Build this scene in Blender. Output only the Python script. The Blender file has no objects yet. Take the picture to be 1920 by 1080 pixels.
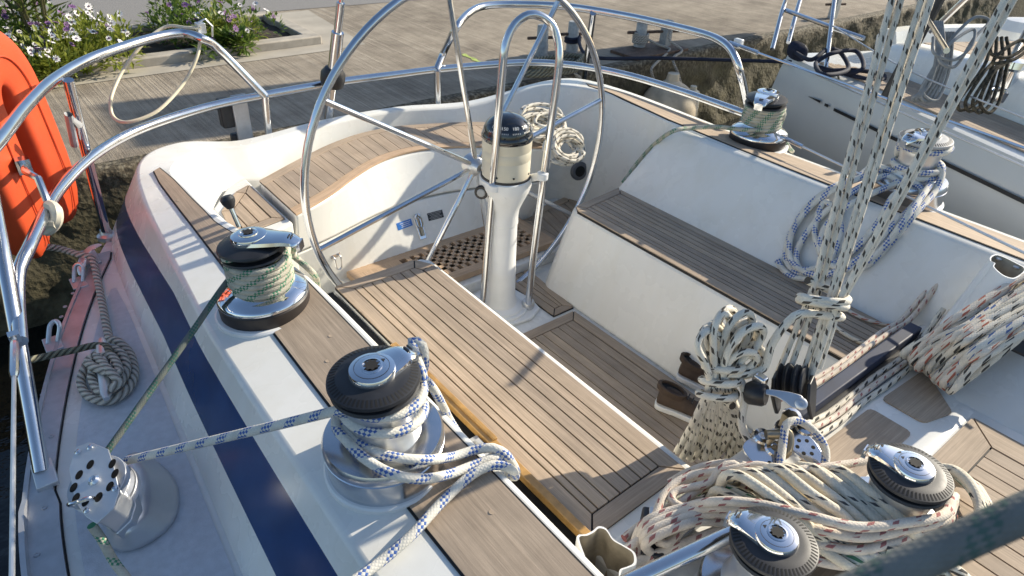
import bpy, math, random
from mathutils import Vector, Matrix
random.seed(11)
V = Vector
sc = bpy.context.scene
col = sc.collection
R = math.radians

# ---------------------------------------------------------------- camera
CF, CP, CY, CR, CH = 1298.0, R(33.1), R(39.9), R(2.8), 2.1
FW = V((math.sin(CY)*math.cos(CP), math.cos(CY)*math.cos(CP), -math.sin(CP)))
_r0 = V((math.cos(CY), -math.sin(CY), 0)); _u0 = _r0.cross(FW)
RT = _r0*math.cos(CR) + _u0*math.sin(CR)
UP = _u0*math.cos(CR) - _r0*math.sin(CR)
CAM = V((0, 0, CH))

def at(px, py, z=None, x=None, y=None, d=None):
    """survey helper: a sighted point on a known real plane (height, side or distance)"""
    r = FW + RT*((px-960)/CF) - UP*((py-540)/CF)
    if z is not None: t = (z-CH)/r.z
    elif x is not None: t = x/r.x
    elif y is not None: t = y/r.y
    else: t = d
    return CAM + r*t

# ---------------------------------------------------------------- meshes
class MB:
    def __init__(s): s.v, s.f, s.uv, s.mi = [], [], [], []
    def add(s, verts, faces, uvs=None, mi=0, M=None):
        o = len(s.v)
        for p in verts:
            p = V(p)
            s.v.append(M @ p if M is not None else p)
        for i, f in enumerate(faces):
            s.f.append([o+k for k in f]); s.uv.append(uvs[i] if uvs else None)
            s.mi.append(mi[i] if isinstance(mi, (list, tuple)) else mi)
        return s
    def box(s, c, size, M=None, mi=0):
        x, y, z = size[0]/2, size[1]/2, size[2]/2
        vs = [V((c[0]+i*x, c[1]+j*y, c[2]+k*z)) for i in (-1, 1) for j in (-1, 1) for k in (-1, 1)]
        return s.add(vs, [(0,1,3,2),(4,6,7,5),(0,4,5,1),(2,3,7,6),(0,2,6,4),(1,5,7,3)], mi=mi, M=M)
    def rings(s, rs, closed=True, caps=True, mi=0, M=None, uvw=None):
        n = len(rs[0]); vs = [p for r in rs for p in r]; fs = []; us = []; ms = []
        for i in range(len(rs)-1):
            for k in range(n if closed else n-1):
                k2 = (k+1) % n
                fs.append((i*n+k, i*n+k2, (i+1)*n+k2, (i+1)*n+k))
                if uvw: us.append(((uvw[i], k/n), (uvw[i], (k+1)/n), (uvw[i+1], (k+1)/n), (uvw[i+1], k/n)))
                ms.append(mi[k] if isinstance(mi, (list, tuple)) else mi)
        if caps and closed:
            fs.append(tuple(reversed(range(n)))); fs.append(tuple((len(rs)-1)*n+k for k in range(n)))
            if uvw: us += [[(0, 0)]*n]*2
            ms += [ms[0], ms[0]]
        return s.add(vs, fs, us if uvw else None, ms, M)
    def lathe(s, prof, n=32, M=None, mi=0, caps=True):
        rs = [[V((r*math.cos(2*math.pi*k/n), r*math.sin(2*math.pi*k/n), z)) for k in range(n)] for r, z in prof]
        return s.rings(rs, True, caps, mi, M)
    def tube(s, pts, r, n=8, closed=False, caps=True, mi=0, M=None):
        pts = [V(p) for p in pts]; m = len(pts)
        rad = r if callable(r) else (lambda t: r)
        up = None; rs = []; us = []; L = 0
        for i, p in enumerate(pts):
            a = pts[i-1] if (i or closed) else pts[0]
            b = pts[(i+1) % m] if (i < m-1 or closed) else pts[-1]
            t = (b-a).normalized() if (b-a).length > 1e-9 else V((0, 0, 1))
            if up is None:
                up = V((0, 0, 1)) if abs(t.z) < .9 else V((0, 1, 0))
            up = (up - t*up.dot(t))
            if up.length < 1e-6: up = t.orthogonal()
            up.normalize(); sd = t.cross(up)
            if i: L += (p-pts[i-1]).length
            rr = rad(i/(m-1)) if m > 1 else r
            us.append(L/(2*rad(.5)))
            rs.append([p + (up*math.cos(2*math.pi*k/n) + sd*math.sin(2*math.pi*k/n))*rr for k in range(n)])
        if closed:
            rs.append(rs[0]); us.append(L/(2*rad(.5)) + 1)
        return s.rings(rs, True, caps and not closed, mi, M, us)
    def prism(s, poly, z0, z1, M=None, mi=0):
        n = len(poly)
        vs = [V((p[0], p[1], z0)) for p in poly] + [V((p[0], p[1], z1)) for p in poly]
        fs = [tuple(reversed(range(n))), tuple(range(n, 2*n))] + [(k, (k+1) % n, n+(k+1) % n, n+k) for k in range(n)]
        return s.add(vs, fs, mi=mi, M=M)

def frame(p, ax, ref=None):
    """matrix placing local z along ax at p"""
    z = V(ax).normalized(); x = V(ref) if ref is not None else (V((1, 0, 0)) if abs(z.x) < .9 else V((0, 1, 0)))
    x = (x - z*x.dot(z)).normalized(); y = z.cross(x)
    M = Matrix((x, y, z)).transposed().to_4x4(); M.translation = V(p); return M

def spline(pts, step=.02, closed=False):
    pts = [V(p) for p in pts]; n = len(pts); out = []
    rng = range(n if closed else n-1)
    for i in rng:
        p1, p2 = pts[i], pts[(i+1) % n]
        p0 = pts[i-1] if (i or closed) else p1*2-p2
        p3 = pts[(i+2) % n] if (i+2 < n or closed) else p2*2-p1
        k = max(2, min(60, int((p2-p1).length/step)))
        # centripetal-ish Catmull-Rom with limited tangents
        l = (p2-p1).length
        t1 = (p2-p0); t2 = (p3-p1)
        t1 = t1.normalized()*min(t1.length/2, l) if t1.length else t1
        t2 = t2.normalized()*min(t2.length/2, l) if t2.length else t2
        for j in range(k):
            t = j/k; a = t*t; b = a*t
            out.append(p1*(2*b-3*a+1) + t1*(b-2*a+t) + p2*(-2*b+3*a) + t2*(b-a))
    if not closed: out.append(pts[-1])
    return out

def setp(o, label=None, cat=None, kind=None, group=None):
    if label: o['label'] = label
    if cat: o['category'] = cat
    if kind: o['kind'] = kind
    if group: o['group'] = group
    return o

def mk(name, mb, mats, parent=None, label=None, cat=None, kind=None, group=None, smooth=True, bevel=0, sharp=35, local=False, sub=0):
    if not isinstance(mats, (list, tuple)): mats = [mats]
    shift = V((0, 0, 0))
    if parent is None and mb.v:
        lo = [min(p[i] for p in mb.v) for i in range(3)]; hi = [max(p[i] for p in mb.v) for i in range(3)]
        shift = V(((lo[0]+hi[0])/2, (lo[1]+hi[1])/2, lo[2]))
    me = bpy.data.meshes.new(name)
    me.from_pydata([tuple(p-shift) for p in mb.v], [], mb.f)
    for m in mats: me.materials.append(m)
    if any(u is not None for u in mb.uv):
        lay = me.uv_layers.new(name='UVMap'); i = 0
        for f, u in zip(mb.f, mb.uv):
            for k in range(len(f)):
                if u is not None: lay.data[i].uv = u[k]
                i += 1
    for p, m in zip(me.polygons, mb.mi):
        p.material_index = m; p.use_smooth = smooth
    me.update()
    if smooth: me.set_sharp_from_angle(angle=R(sharp))
    o = bpy.data.objects.new(name, me); col.objects.link(o); o.location = shift
    if parent is not None:
        o.parent = parent
        if not local:
            q = parent; M = Matrix.Identity(4)
            chain = []
            while q is not None: chain.append(q); q = q.parent
            for q in reversed(chain): M = M @ (q.matrix_parent_inverse @ q.matrix_basis)
            o.matrix_parent_inverse = M.inverted()
    if bevel:
        b = o.modifiers.new('bevel', 'BEVEL'); b.width = bevel; b.segments = 3; b.limit_method = 'ANGLE'; b.angle_limit = R(35)
        b.harden_normals = False
    if sub:
        s_ = o.modifiers.new('sub', 'SUBSURF'); s_.levels = sub; s_.render_levels = sub
    return setp(o, label, cat, kind, group)

def thing(name, label, cat, loc=(0, 0, 0), group=None):
    o = bpy.data.objects.new(name, None); col.objects.link(o); o.location = loc; o.empty_display_size = .1
    return setp(o, label, cat, None, group)

def copy_tree(o, parent=None):
    c = o.copy(); col.objects.link(c)
    if parent is not None: c.parent = parent
    for ch in list(o.children): copy_tree(ch, c)
    return c

# ---------------------------------------------------------------- materials
class NT:
    def __init__(s, name):
        s.m = bpy.data.materials.new(name); s.m.use_nodes = True; s.t = s.m.node_tree
        s.b = s.t.nodes['Principled BSDF']; s.out = s.t.nodes['Material Output']
    def n(s, typ, **kw):
        nd = s.t.nodes.new(typ)
        for k, v in kw.items(): setattr(nd, k, v)
        return nd
    def l(s, a, b): s.t.links.new(a, b)
    def val(s, x, sock):
        if hasattr(x, 'default_value') or hasattr(x, 'is_linked'): s.l(x, sock)
        else: sock.default_value = x
    def math(s, op, a, b=None, c=None):
        nd = s.n('ShaderNodeMath', operation=op); s.val(a, nd.inputs[0])
        if b is not None: s.val(b, nd.inputs[1])
        if c is not None: s.val(c, nd.inputs[2])
        return nd.outputs[0]
    def mix(s, f, a, b):
        nd = s.n('ShaderNodeMix', data_type='RGBA'); s.val(f, nd.inputs[0])
        for x, k in ((a, 6), (b, 7)):
            if isinstance(x, (tuple, list)): nd.inputs[k].default_value = (*x[:3], 1)
            else: s.l(x, nd.inputs[k])
        return nd.outputs[2]
    def noise(s, vec, scale, detail=4, rough=.55, dist=0):
        nd = s.n('ShaderNodeTexNoise'); nd.inputs['Scale'].default_value = scale; nd.inputs['Detail'].default_value = detail
        nd.inputs['Roughness'].default_value = rough; nd.inputs['Distortion'].default_value = dist
        if vec is not None: s.l(vec, nd.inputs['Vector'])
        return nd.outputs['Fac']
    def ramp(s, f, stops):
        nd = s.n('ShaderNodeValToRGB'); e = nd.color_ramp.elements
        while len(e) < len(stops): e.new(.5)
        for el, (p, c) in zip(e, stops):
            el.position = p; el.color = (*c[:3], 1) if isinstance(c, (tuple, list)) else (c, c, c, 1)
        s.l(f, nd.inputs[0]); return nd.outputs[0]
    def map(s, vec, scale=(1, 1, 1), loc=(0, 0, 0), rot=(0, 0, 0)):
        nd = s.n('ShaderNodeMapping'); s.l(vec, nd.inputs[0]); nd.inputs['Scale'].default_value = scale
        nd.inputs['Location'].default_value = loc; nd.inputs['Rotation'].default_value = rot; return nd.outputs[0]
    def obj(s): return s.n('ShaderNodeTexCoord').outputs['Object']
    def geo(s): return s.n('ShaderNodeNewGeometry').outputs['Position']
    def uvc(s): return s.n('ShaderNodeTexCoord').outputs['UV']
    def bump(s, h, strength=.3, dist=.002):
        nd = s.n('ShaderNodeBump'); nd.inputs['Strength'].default_value = strength; nd.inputs['Distance'].default_value = dist
        s.l(h, nd.inputs['Height']); s.l(nd.outputs[0], s.b.inputs['Normal'])
    def set(s, base=None, rough=None, metal=None, spec=None, coat=None):
        for x, k in ((base, 'Base Color'), (rough, 'Roughness'), (metal, 'Metallic'), (spec, 'Specular IOR Level'), (coat, 'Coat Weight')):
            if x is None: continue
            if isinstance(x, (tuple, list)): s.b.inputs[k].default_value = (*x[:3], 1)
            else: s.val(x, s.b.inputs[k])
        return s.m

def plain(name, c, rough=.5, metal=0, var=.12, scale=8, bump=0, coat=0, rvar=.12, bscale=60):
    t = NT(name); g = t.geo(); n = t.noise(g, scale, 5)
    lo = [x*(1-var) for x in c]; hi = [min(1, x*(1+var)) for x in c]
    base = t.ramp(n, [(.3, lo), (.7, hi)])
    n2 = t.noise(g, scale*3.3, 4)
    rg = t.math('ADD', rough-rvar/2, t.math('MULTIPLY', n2, rvar))
    if bump: t.bump(t.noise(g, bscale, 5), bump, .002)
    return t.set(base, rg, metal, coat=coat or None)

def gel(name, c, grime=.06):
    t = NT(name); g = t.geo()
    n = t.noise(g, 1.7, 2, .5); sp = t.noise(g, 90, 3, .6)
    base = t.ramp(n, [(.3, [x*(1-grime*.7) for x in c]), (.62, c)])
    base = t.mix(t.math('MULTIPLY', t.math('GREATER_THAN', sp, .73), .25), base, (.42, .38, .32))
    sk_ = t.ramp(t.noise(t.map(g, (9, 9, .9)), 1.0, 5, .6), [(.30, (.945, .935, .91)), (.55, (1, 1, 1))])
    mm = t.n('ShaderNodeMix', data_type='RGBA', blend_type='MULTIPLY'); mm.inputs[0].default_value = 1; t.l(base, mm.inputs[6]); t.l(sk_, mm.inputs[7]); base = mm.outputs[2]
    n2 = t.noise(g, 6, 3)
    return t.set(base, t.math('ADD', .16, t.math('MULTIPLY', n2, .22)), spec=.5)

def steel(name, c=(.72, .73, .75), rough=.1, brushed=0):
    t = NT(name); g = t.geo(); n = t.noise(t.map(g, (1, 1, 12 if brushed else 1)), 30, 6, .65)
    smear = t.noise(g, 9, 4)
    rg = t.math('ADD', rough, t.math('MULTIPLY', t.math('MULTIPLY', n, smear), rough*2.2 + brushed*.4))
    if brushed: t.bump(n, .12, .001)
    base = t.ramp(smear, [(.3, [x*.86 for x in c]), (.7, c)])
    return t.set(base, rg, 1)

def teak(name, c, dark=.72, gr=1.0):
    t = NT(name); uv = t.uvc()
    tone = t.noise(t.map(uv, (.35, 3.1, 1)), 1.0, 2, .5)
    grain = t.noise(t.map(uv, (5, 210, 1)), 1.0, 5, .65, .3)
    grain2 = t.noise(t.map(uv, (2.2, 60, 1)), 1.0, 4, .6, .6)
    blot = t.noise(t.geo(), 6, 5, .6)
    g = t.math('ADD', t.math('MULTIPLY', grain, .6), t.math('MULTIPLY', grain2, .4))
    base = t.ramp(g, [(.34, [x*dark for x in c]), (.5, [x*.93 for x in c]), (.68, [min(1, x*1.22) for x in c])])
    grey = t.ramp(tone, [(.38, (.84, .83, .83)), (.62, (1.09, 1.05, 1.0))])
    mul = t.n('ShaderNodeMix', data_type='RGBA', blend_type='MULTIPLY'); mul.inputs[0].default_value = 1
    t.l(base, mul.inputs[6]); t.l(grey, mul.inputs[7])
    st = t.ramp(blot, [(.3, (.86, .85, .84)), (.62, (1.04, 1.03, 1.02))])
    mul2 = t.n('ShaderNodeMix', data_type='RGBA', blend_type='MULTIPLY'); mul2.inputs[0].default_value = 1
    t.l(mul.outputs[2], mul2.inputs[6]); t.l(st, mul2.inputs[7])
    t.bump(g, .35*gr, .003)
    return t.set(mul2.outputs[2], .72, spec=.3)

def ropemat(name, base, fleck, P=3.0, duty=.35, kind='check', dirt=.15, strands=7, second=None, gr=.22, fs=.92):
    """braided line: u runs along in rope diameters, v round the rope"""
    t = NT(name); uv = t.uvc(); sx = t.n('ShaderNodeSeparateXYZ'); t.l(uv, sx.inputs[0]); u, v = sx.outputs[0], sx.outputs[1]
    a = t.math('ADD', t.math('MULTIPLY', u, 2.2), t.math('MULTIPLY', v, strands))
    b = t.math('SUBTRACT', t.math('MULTIPLY', u, 2.2), t.math('MULTIPLY', v, strands))
    fa = t.math('FRACT', a); fb = t.math('FRACT', b)
    ca = t.math('ABSOLUTE', t.math('SUBTRACT', fa, .5)); cb = t.math('ABSOLUTE', t.math('SUBTRACT', fb, .5))
    h = t.math('SUBTRACT', 1, t.math('MAXIMUM', ca, cb))
    n = t.noise(t.geo(), 22, 4)
    bc = t.ramp(n, [(.3, [x*(1-dirt*2) for x in base]), (.65, base)])
    groove = t.math('MULTIPLY', t.math('GREATER_THAN', t.math('MAXIMUM', ca, cb), .44), gr)
    bc = t.mix(groove, bc, [x*.45 for x in base])
    if fleck is not None:
        if kind == 'check':
            w = t.math('FRACT', t.math('ADD', t.math('DIVIDE', u, P), t.math('MULTIPLY', v, 1)))
            m = t.math('LESS_THAN', w, duty)
            par = t.math('MODULO', t.math('ADD', t.math('FLOOR', a), t.math('FLOOR', b)), 2)
            ck = t.math('LESS_THAN', t.math('ABSOLUTE', par), .5)
            m = t.math('MULTIPLY', m, ck)
        else:
            w = t.math('FRACT', t.math('ADD', t.math('DIVIDE', u, P), v))
            m = t.math('LESS_THAN', w, duty)
            vv = t.math('FRACT', t.math('MULTIPLY', t.math('ADD', v, t.math('MULTIPLY', u, .05)), 5))
            w4 = t.math('FRACT', t.math('MULTIPLY', v, 2))
            m = t.math('MULTIPLY', m, t.math('MULTIPLY', t.math('LESS_THAN', vv, .62), t.math('LESS_THAN', w4, .8)))
        bc = t.mix(t.math('MULTIPLY', m, fs), bc, fleck)
        if second is not None:
            w2 = t.math('FRACT', t.math('ADD', t.math('DIVIDE', u, P), t.math('ADD', v, .5)))
            m2 = t.math('MULTIPLY', t.math('LESS_THAN', w2, duty), t.math('GREATER_THAN', t.math('FRACT', t.math('MULTIPLY', v, 3)), .5))
            bc = t.mix(t.math('MULTIPLY', m2, .9), bc, second)
    t.bump(h, .5, .003)
    return t.set(bc, .85, spec=.2)

def laidmat(name, c):
    t = NT(name); uv = t.uvc(); sx = t.n('ShaderNodeSeparateXYZ'); t.l(uv, sx.inputs[0])
    a = t.math('FRACT', t.math('ADD', t.math('MULTIPLY', sx.outputs[0], 1.0), t.math('MULTIPLY', sx.outputs[1], 3)))
    h = t.math('SINE', t.math('MULTIPLY', a, math.pi))
    base = t.ramp(h, [(.0, [x*.35 for x in c]), (.5, [x*.9 for x in c]), (1, c)])
    t.bump(h, 1.0, .012)
    return t.set(base, .85, spec=.2)

M = {}
M['gel'] = gel('white gelcoat', (.80, .79, .74))
M['gel2'] = gel('white moulding', (.78, .775, .74), .09)
M['navy'] = plain('navy stripe', (.014, .048, .15), .22, var=.2, scale=5)
M['nonskid'] = plain('non-skid deck', (.54, .56, .60), .75, var=.08, scale=40, bump=.55, bscale=260)
M['teak'] = teak('weathered teak', (.465, .375, .285))
M['teakd'] = teak('grey teak', (.45, .365, .28))
M['teakl'] = teak('golden teak edge', (.56, .41, .28))
M['varn'] = plain('varnished batten', (.42, .24, .075), .35, var=.25, scale=20, coat=.3)
M['caulk'] = plain('caulking', (.012, .012, .013), .7)
M['steel'] = steel('polished stainless')
M['chrome'] = steel('chrome', (.80, .81, .83), .045)
M['alu'] = steel('aluminium', (.70, .71, .72), .27, .2)
M['brush'] = steel('brushed winch metal', (.64, .65, .67), .13, .1)
M['alud'] = plain('anodised rail', (.46, .47, .49), .42, metal=.6, var=.15, scale=14)
M['black'] = plain('black plastic', (.018, .018, .02), .42, var=.3, scale=20)
M['beam'] = plain('matte navy beam', (.012,.022,.055), .6, var=.25, scale=12)
M['rub'] = plain('dark grey plastic', (.02, .021, .025), .5, var=.25, scale=25)
M['brown'] = plain('brown black skirt', (.028, .022, .020), .5, var=.25, scale=15)
M['greyp'] = plain('grey plastic', (.42, .42, .41), .5, var=.12, scale=20)
M['cream'] = plain('cream plastic', (.62, .57, .45), .4, var=.05, scale=10)
M['white'] = plain('white paint', (.78, .78, .76), .35, var=.05, scale=8)
M['orange'] = plain('orange foam cover', (.58, .072, .018), .5, var=.1, scale=6, bump=.1, bscale=30)
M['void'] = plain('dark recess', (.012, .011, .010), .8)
M['brass'] = steel('bronze', (.42, .36, .26), .25)
# ---------------------------------------------------------------- teak decking tools
def clip(poly, n, d):
    """keep the side n.p <= d of a convex polygon"""
    out = []
    for i, p in enumerate(poly):
        q = poly[(i+1) % len(poly)]; a = n[0]*p[0]+n[1]*p[1]-d; b = n[0]*q[0]+n[1]*q[1]-d
        if a <= 0: out.append(p)
        if (a < 0 < b) or (b < 0 < a):
            t = a/(a-b); out.append((p[0]+(q[0]-p[0])*t, p[1]+(q[1]-p[1])*t))
    return out
def area(p): return sum(p[i][0]*p[(i+1) % len(p)][1]-p[(i+1) % len(p)][0]*p[i][1] for i in range(len(p)))/2
def inset(poly, ds):
    """inset a convex ccw polygon, one distance per edge"""
    n = len(poly); L = []
    for i in range(n):
        p, q = poly[i], poly[(i+1) % n]; ex, ey = q[0]-p[0], q[1]-p[1]; l = math.hypot(ex, ey)
        nx, ny = ey/l, -ex/l; L.append((nx, ny, nx*p[0]+ny*p[1]-ds[i]))
    out = []
    for i in range(n):
        a, b = L[i-1], L[i]; det = a[0]*b[1]-a[1]*b[0]
        out.append(((a[2]*b[1]-a[1]*b[2])/det, (a[0]*b[2]-a[2]*b[0])/det))
    return out
def board(mb, poly, zf, dirv, h=.006, mi=0, gap=.0025):
    """one plank: top polygon lifted h above the caulk bed, with sides"""
    if len(poly) < 3 or abs(area(poly)) < 1e-5: return
    if area(poly) < 0: poly = poly[::-1]
    off = (random.random()*20, random.random()*20)
    def uv(p): return (p[0]*dirv[0]+p[1]*dirv[1]+off[0], -p[0]*dirv[1]+p[1]*dirv[0]+off[1])
    n = len(poly)
    vs = [V((p[0], p[1], zf(*p)+h)) for p in poly] + [V((p[0], p[1], zf(*p)-.004)) for p in poly]
    fs = [tuple(range(n))] + [(k, n+k, n+(k+1) % n, (k+1) % n) for k in range(n)]
    u = [uv(p) for p in poly]
    us = [u] + [[u[k], u[k], u[(k+1) % n], u[(k+1) % n]] for k in range(n)]
    mb.add(vs, fs, us, mi)
def flat(z): return lambda x, y: z
def planks(mb, poly, zf, dirv, w, gap=.006, h=.006, mi=0, start=None):
    l = math.hypot(*dirv); dx, dy = dirv[0]/l, dirv[1]/l; nx, ny = -dy, dx
    ts = [nx*p[0]+ny*p[1] for p in poly]; t = min(ts) if start is None else start
    while t < max(ts):
        q = clip(clip(poly, (nx, ny), t+w-gap/2), (-nx, -ny), -(t+gap/2))
        board(mb, q, zf, (dx, dy), h, mi); t += w
def panel(name, poly, zf, dirv, w, bw, parent, mats=None, gap=.006, thick=.014, h=.006, nobord=(), label=None):
    """teak panel: caulk bed, mitred margin boards, planks"""
    if area(poly) < 0: poly = poly[::-1]
    bed = MB(); n = len(poly)
    vs = [V((p[0], p[1], zf(*p))) for p in poly] + [V((p[0], p[1], zf(*p)-thick)) for p in poly]
    bed.add(vs, [tuple(range(n)), tuple(reversed(range(n, 2*n)))] + [(k, n+k, n+(k+1) % n, (k+1) % n) for k in range(n)], [[(0, 0)]*n]*2+[[(0, 0)]*4]*n, 1)
    ds = [0 if i in nobord else bw for i in range(n)]
    inn = inset(poly, ds)
    for i in range(n):
        if i in nobord: continue
        a, b, c, d = poly[i], poly[(i+1) % n], inn[(i+1) % n], inn[i]
        e = (b[0]-a[0], b[1]-a[1]); l = math.hypot(*e)
        q = inset([a, b, c, d] if area([a, b, c, d]) > 0 else [d, c, b, a], [.0005, gap/2, gap/2, gap/2] if area([a, b, c, d]) > 0 else [gap/2]*4)
        board(bed, q, zf, (e[0]/l, e[1]/l), h)
    planks(bed, inset(inn, [gap/2]*n) if n else inn, zf, dirv, w, gap, h)
    return mk(name, bed, mats or [M['teak'], M['caulk']], parent, smooth=False, label=label)
# ---------------------------------------------------------------- our boat
boat = thing('sailing_boat', 'white sailing boat whose open teak cockpit fills the picture, navy stripe on its coaming', 'sailboat', (1.88, 2.0, -.35))

# stations round the coaming: deck foot D, outer top O, inner top I, wall foot B
ST = [  # D            O               I                B
 ((.12,-.5,.34),(.385,-.5,.685),(.785,-.5,.742),(.90,-.5,.40)),
 ((.18,1.0,.34),(.39,1.0,.685),(.785,1.0,.742),(.90,1.0,.40)),
 ((.24,2.0,.34),(.40,2.0,.685),(.785,2.0,.742),(.90,2.0,.40)),
 ((.27,2.45,.34),(.43,2.45,.685),(.735,2.42,.742),(.89,2.45,.40)),
 ((.29,2.8,.34),(.455,2.8,.685),(.675,2.78,.735),(.87,2.8,.40)),
 ((.31,3.12,.34),(.485,3.12,.685),(.670,3.1,.722),(.80,2.98,.53)),
 ((.345,3.45,.345),(.53,3.42,.685),(.67,3.32,.71),(.78,3.16,.53)),
 ((.41,3.69,.345),(.59,3.61,.685),(.72,3.47,.69),(.83,3.30,.53)),
 ((.53,3.84,.34),(.69,3.73,.685),(.81,3.585,.68),(.91,3.42,.53)),
 ((.75,3.90,.34),(.85,3.765,.685),(.92,3.645,.67),(1.0,3.49,.53)),
 ((1.1,3.88,.38),(1.12,3.71,.655),(1.13,3.61,.652),(1.13,3.50,.50)),
 ((1.6,3.92,.36),(1.62,3.76,.66),(1.62,3.69,.655),(1.60,3.63,.42)),
 ((2.1,3.92,.36),(2.12,3.75,.655),(2.10,3.69,.65),(2.08,3.64,.42)),
 ((2.62,3.82,.36),(2.60,3.63,.645),(2.56,3.56,.642),(2.50,3.47,.42)),
 ((3.10,3.68,.38),(3.06,3.48,.735),(2.98,3.41,.735),(2.88,3.28,.35)),
 ((3.38,3.48,.40),(3.28,3.34,.762),(3.10,3.24,.765),(3.00,3.14,.30)),
 ((3.55,3.0,.42),(3.41,2.98,.745),(3.17,2.95,.785),(3.08,2.92,.30)),
 ((3.62,2.4,.42),(3.43,2.38,.73),(3.09,2.36,.790),(3.06,2.38,.30)),
 ((3.64,1.8,.42),(3.435,1.8,.72),(3.055,1.8,.790),(3.06,1.8,.30)),
 ((3.68,-.5,.42),(3.435,-.5,.72),(3.055,-.5,.790),(3.06,-.5,.30)),
]
def lerp(a, b, t): return V(a)*(1-t)+V(b)*t
NS = len(ST); FINE = []
cols = [spline([V(s_[q]) for s_ in ST], 1e9) for q in range(4)]
cols = [[None]*0 for q in range(4)]
def crom(P, i, t):
    p1, p2 = V(P[i]), V(P[i+1]); p0 = V(P[i-1]) if i else p1*2-p2; p3 = V(P[i+2]) if i+2 < len(P) else p2*2-p1
    l = (p2-p1).length; m1 = (p2-p0); m2 = (p3-p1)
    m1 = m1.normalized()*min(m1.length/2, l) if m1.length else m1; m2 = m2.normalized()*min(m2.length/2, l) if m2.length else m2
    return p1*(2*t**3-3*t*t+1)+m1*(t**3-2*t*t+t)+p2*(-2*t**3+3*t*t)+m2*(t**3-t*t)
for i in range(NS-1):
    for t in (0, .2, .4, .6, .8): FINE.append((i+t, [crom([s_[q] for s_ in ST], i, t) for q in range(4)]))
FINE.append((NS-1, [V(q) for q in ST[-1]]))
mb = MB(); rs = []
for i, (D, O, I, B) in FINE:
    k = min(1, max(0, (i-3)/4)); f1, f2 = .32*(1-k)+.17*k, .79*(1-k)+.50*k
    F = V((B[0]+(.02 if B[0] < 1.9 else -.02 if B[0] > 2.8 else 0), B[1], -.03))
    bulge = V((0, 0, 0))
    rs.append([V(D), lerp(D, O, f1), lerp(D, O, f2), V(O), V(I), V(B), F])
mb.rings(rs, closed=False, mi=[0, 0, 0, 0, 0, 0])
# the stripe faces lie on the starboard flank only
cfaces = len(mb.f); n7 = 6
for i in range(len(FINE)-1):
    if i < 45: mb.mi[i*n7+1] = 1
coam = mk('coaming', mb, [M['gel'], M['navy']], boat, bevel=.014, sharp=40)
for p in coam.data.polygons: p.use_smooth = True

# hull side and deck
EDGE = [(-.31,-.5),(-.29,1.05),(-.25,1.82),(-.14,2.32),(.06,2.93),(.30,3.47),(.47,3.75),(.68,3.93),(1.0,3.99),(1.88,4.02),(2.9,3.92),(3.35,3.72),(3.62,3.3),(3.8,2.6),(3.93,1.8),(4.0,1.0),(4.0,-.5)]
EC = spline([V((x, y, .339)) for x, y in EDGE], .08)
mb = MB(); cx, cy = 1.88, 1.2
rs = []
for p in EC:
    q = lambda s, z: V((cx+(p.x-cx)*s, cy+(p.y-cy)*(s if p.y > 3 else 1), z))
    rs.append([q(1, .338), q(.985, .2), q(.955, 0), q(.9, -.25), q(.8, -.6)])
mb.rings(rs, closed=False)
mk('hull', mb, M['gel2'], boat)
mb = MB()
dk = [(D[0]+.02 if i < 9 else D[0], D[1]) for i, (D, O, I, B) in enumerate(ST)]
inner = [V((lerp(s[0], s[1], .05).x, lerp(s[0], s[1], .05).y, .339 if s[0][2] < .41 else .42)) for s in ST]
def resamp(pts, n):
    L = [0]
    for a, b in zip(pts, pts[1:]): L.append(L[-1]+(b-a).length)
    out = []
    for k in range(n):
        t = L[-1]*k/(n-1); j = 0
        while j < len(L)-2 and L[j+1] < t: j += 1
        out.append(pts[j].lerp(pts[j+1], (t-L[j])/max(1e-9, L[j+1]-L[j])))
    return out
def pairs(y0, y1, A, B, n):
    """points on two fore-aft running curves at equal Y"""
    def ip(C, y):
        for a, b in zip(C, C[1:]):
            if (a.y-y)*(b.y-y) <= 0 and a.y != b.y: return a.lerp(b, (y-a.y)/(b.y-a.y))
        return C[-1]
    return [(ip(A, y0+(y1-y0)*k/(n-1)), ip(B, y0+(y1-y0)*k/(n-1))) for k in range(n)]
half = len(EC)//2
SE = [p for p in EC[:half] if p.x < 1.0]
# deck: outer edge to coaming foot, starboard and stern and port, as one strip matched by order
a = resamp(EC, 90); b = resamp(inner, 90)
mb.rings([[p, V((q.x, q.y, q.z))] for p, q in zip(a, b)], closed=False)
mk('side_deck', mb, M['gel2'], boat)
# non-skid panel of the starboard side deck
IN = [V((s[0][0], s[0][1], .4)) for s in ST[:8]]
pr = pairs(-.45, 3.08, SE, IN, 40)
mb = MB(); rr = []
for j, (p, q) in enumerate(pr):
    o = V((p.x+.125, p.y, .344)); w = V((q.x-.02, q.y, .344))
    if j > 36:
        m = (o+w)/2; s_ = [1, .96, .8, .5][j-36]; o = m+(o-m)*s_; w = m+(w-m)*s_
    rr.append([V((o.x, o.y, .338)), o, w, V((w.x, w.y, .338))])
mb.rings(rr, closed=False); mk('deck_nonskid', mb, M['nonskid'], boat)
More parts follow.
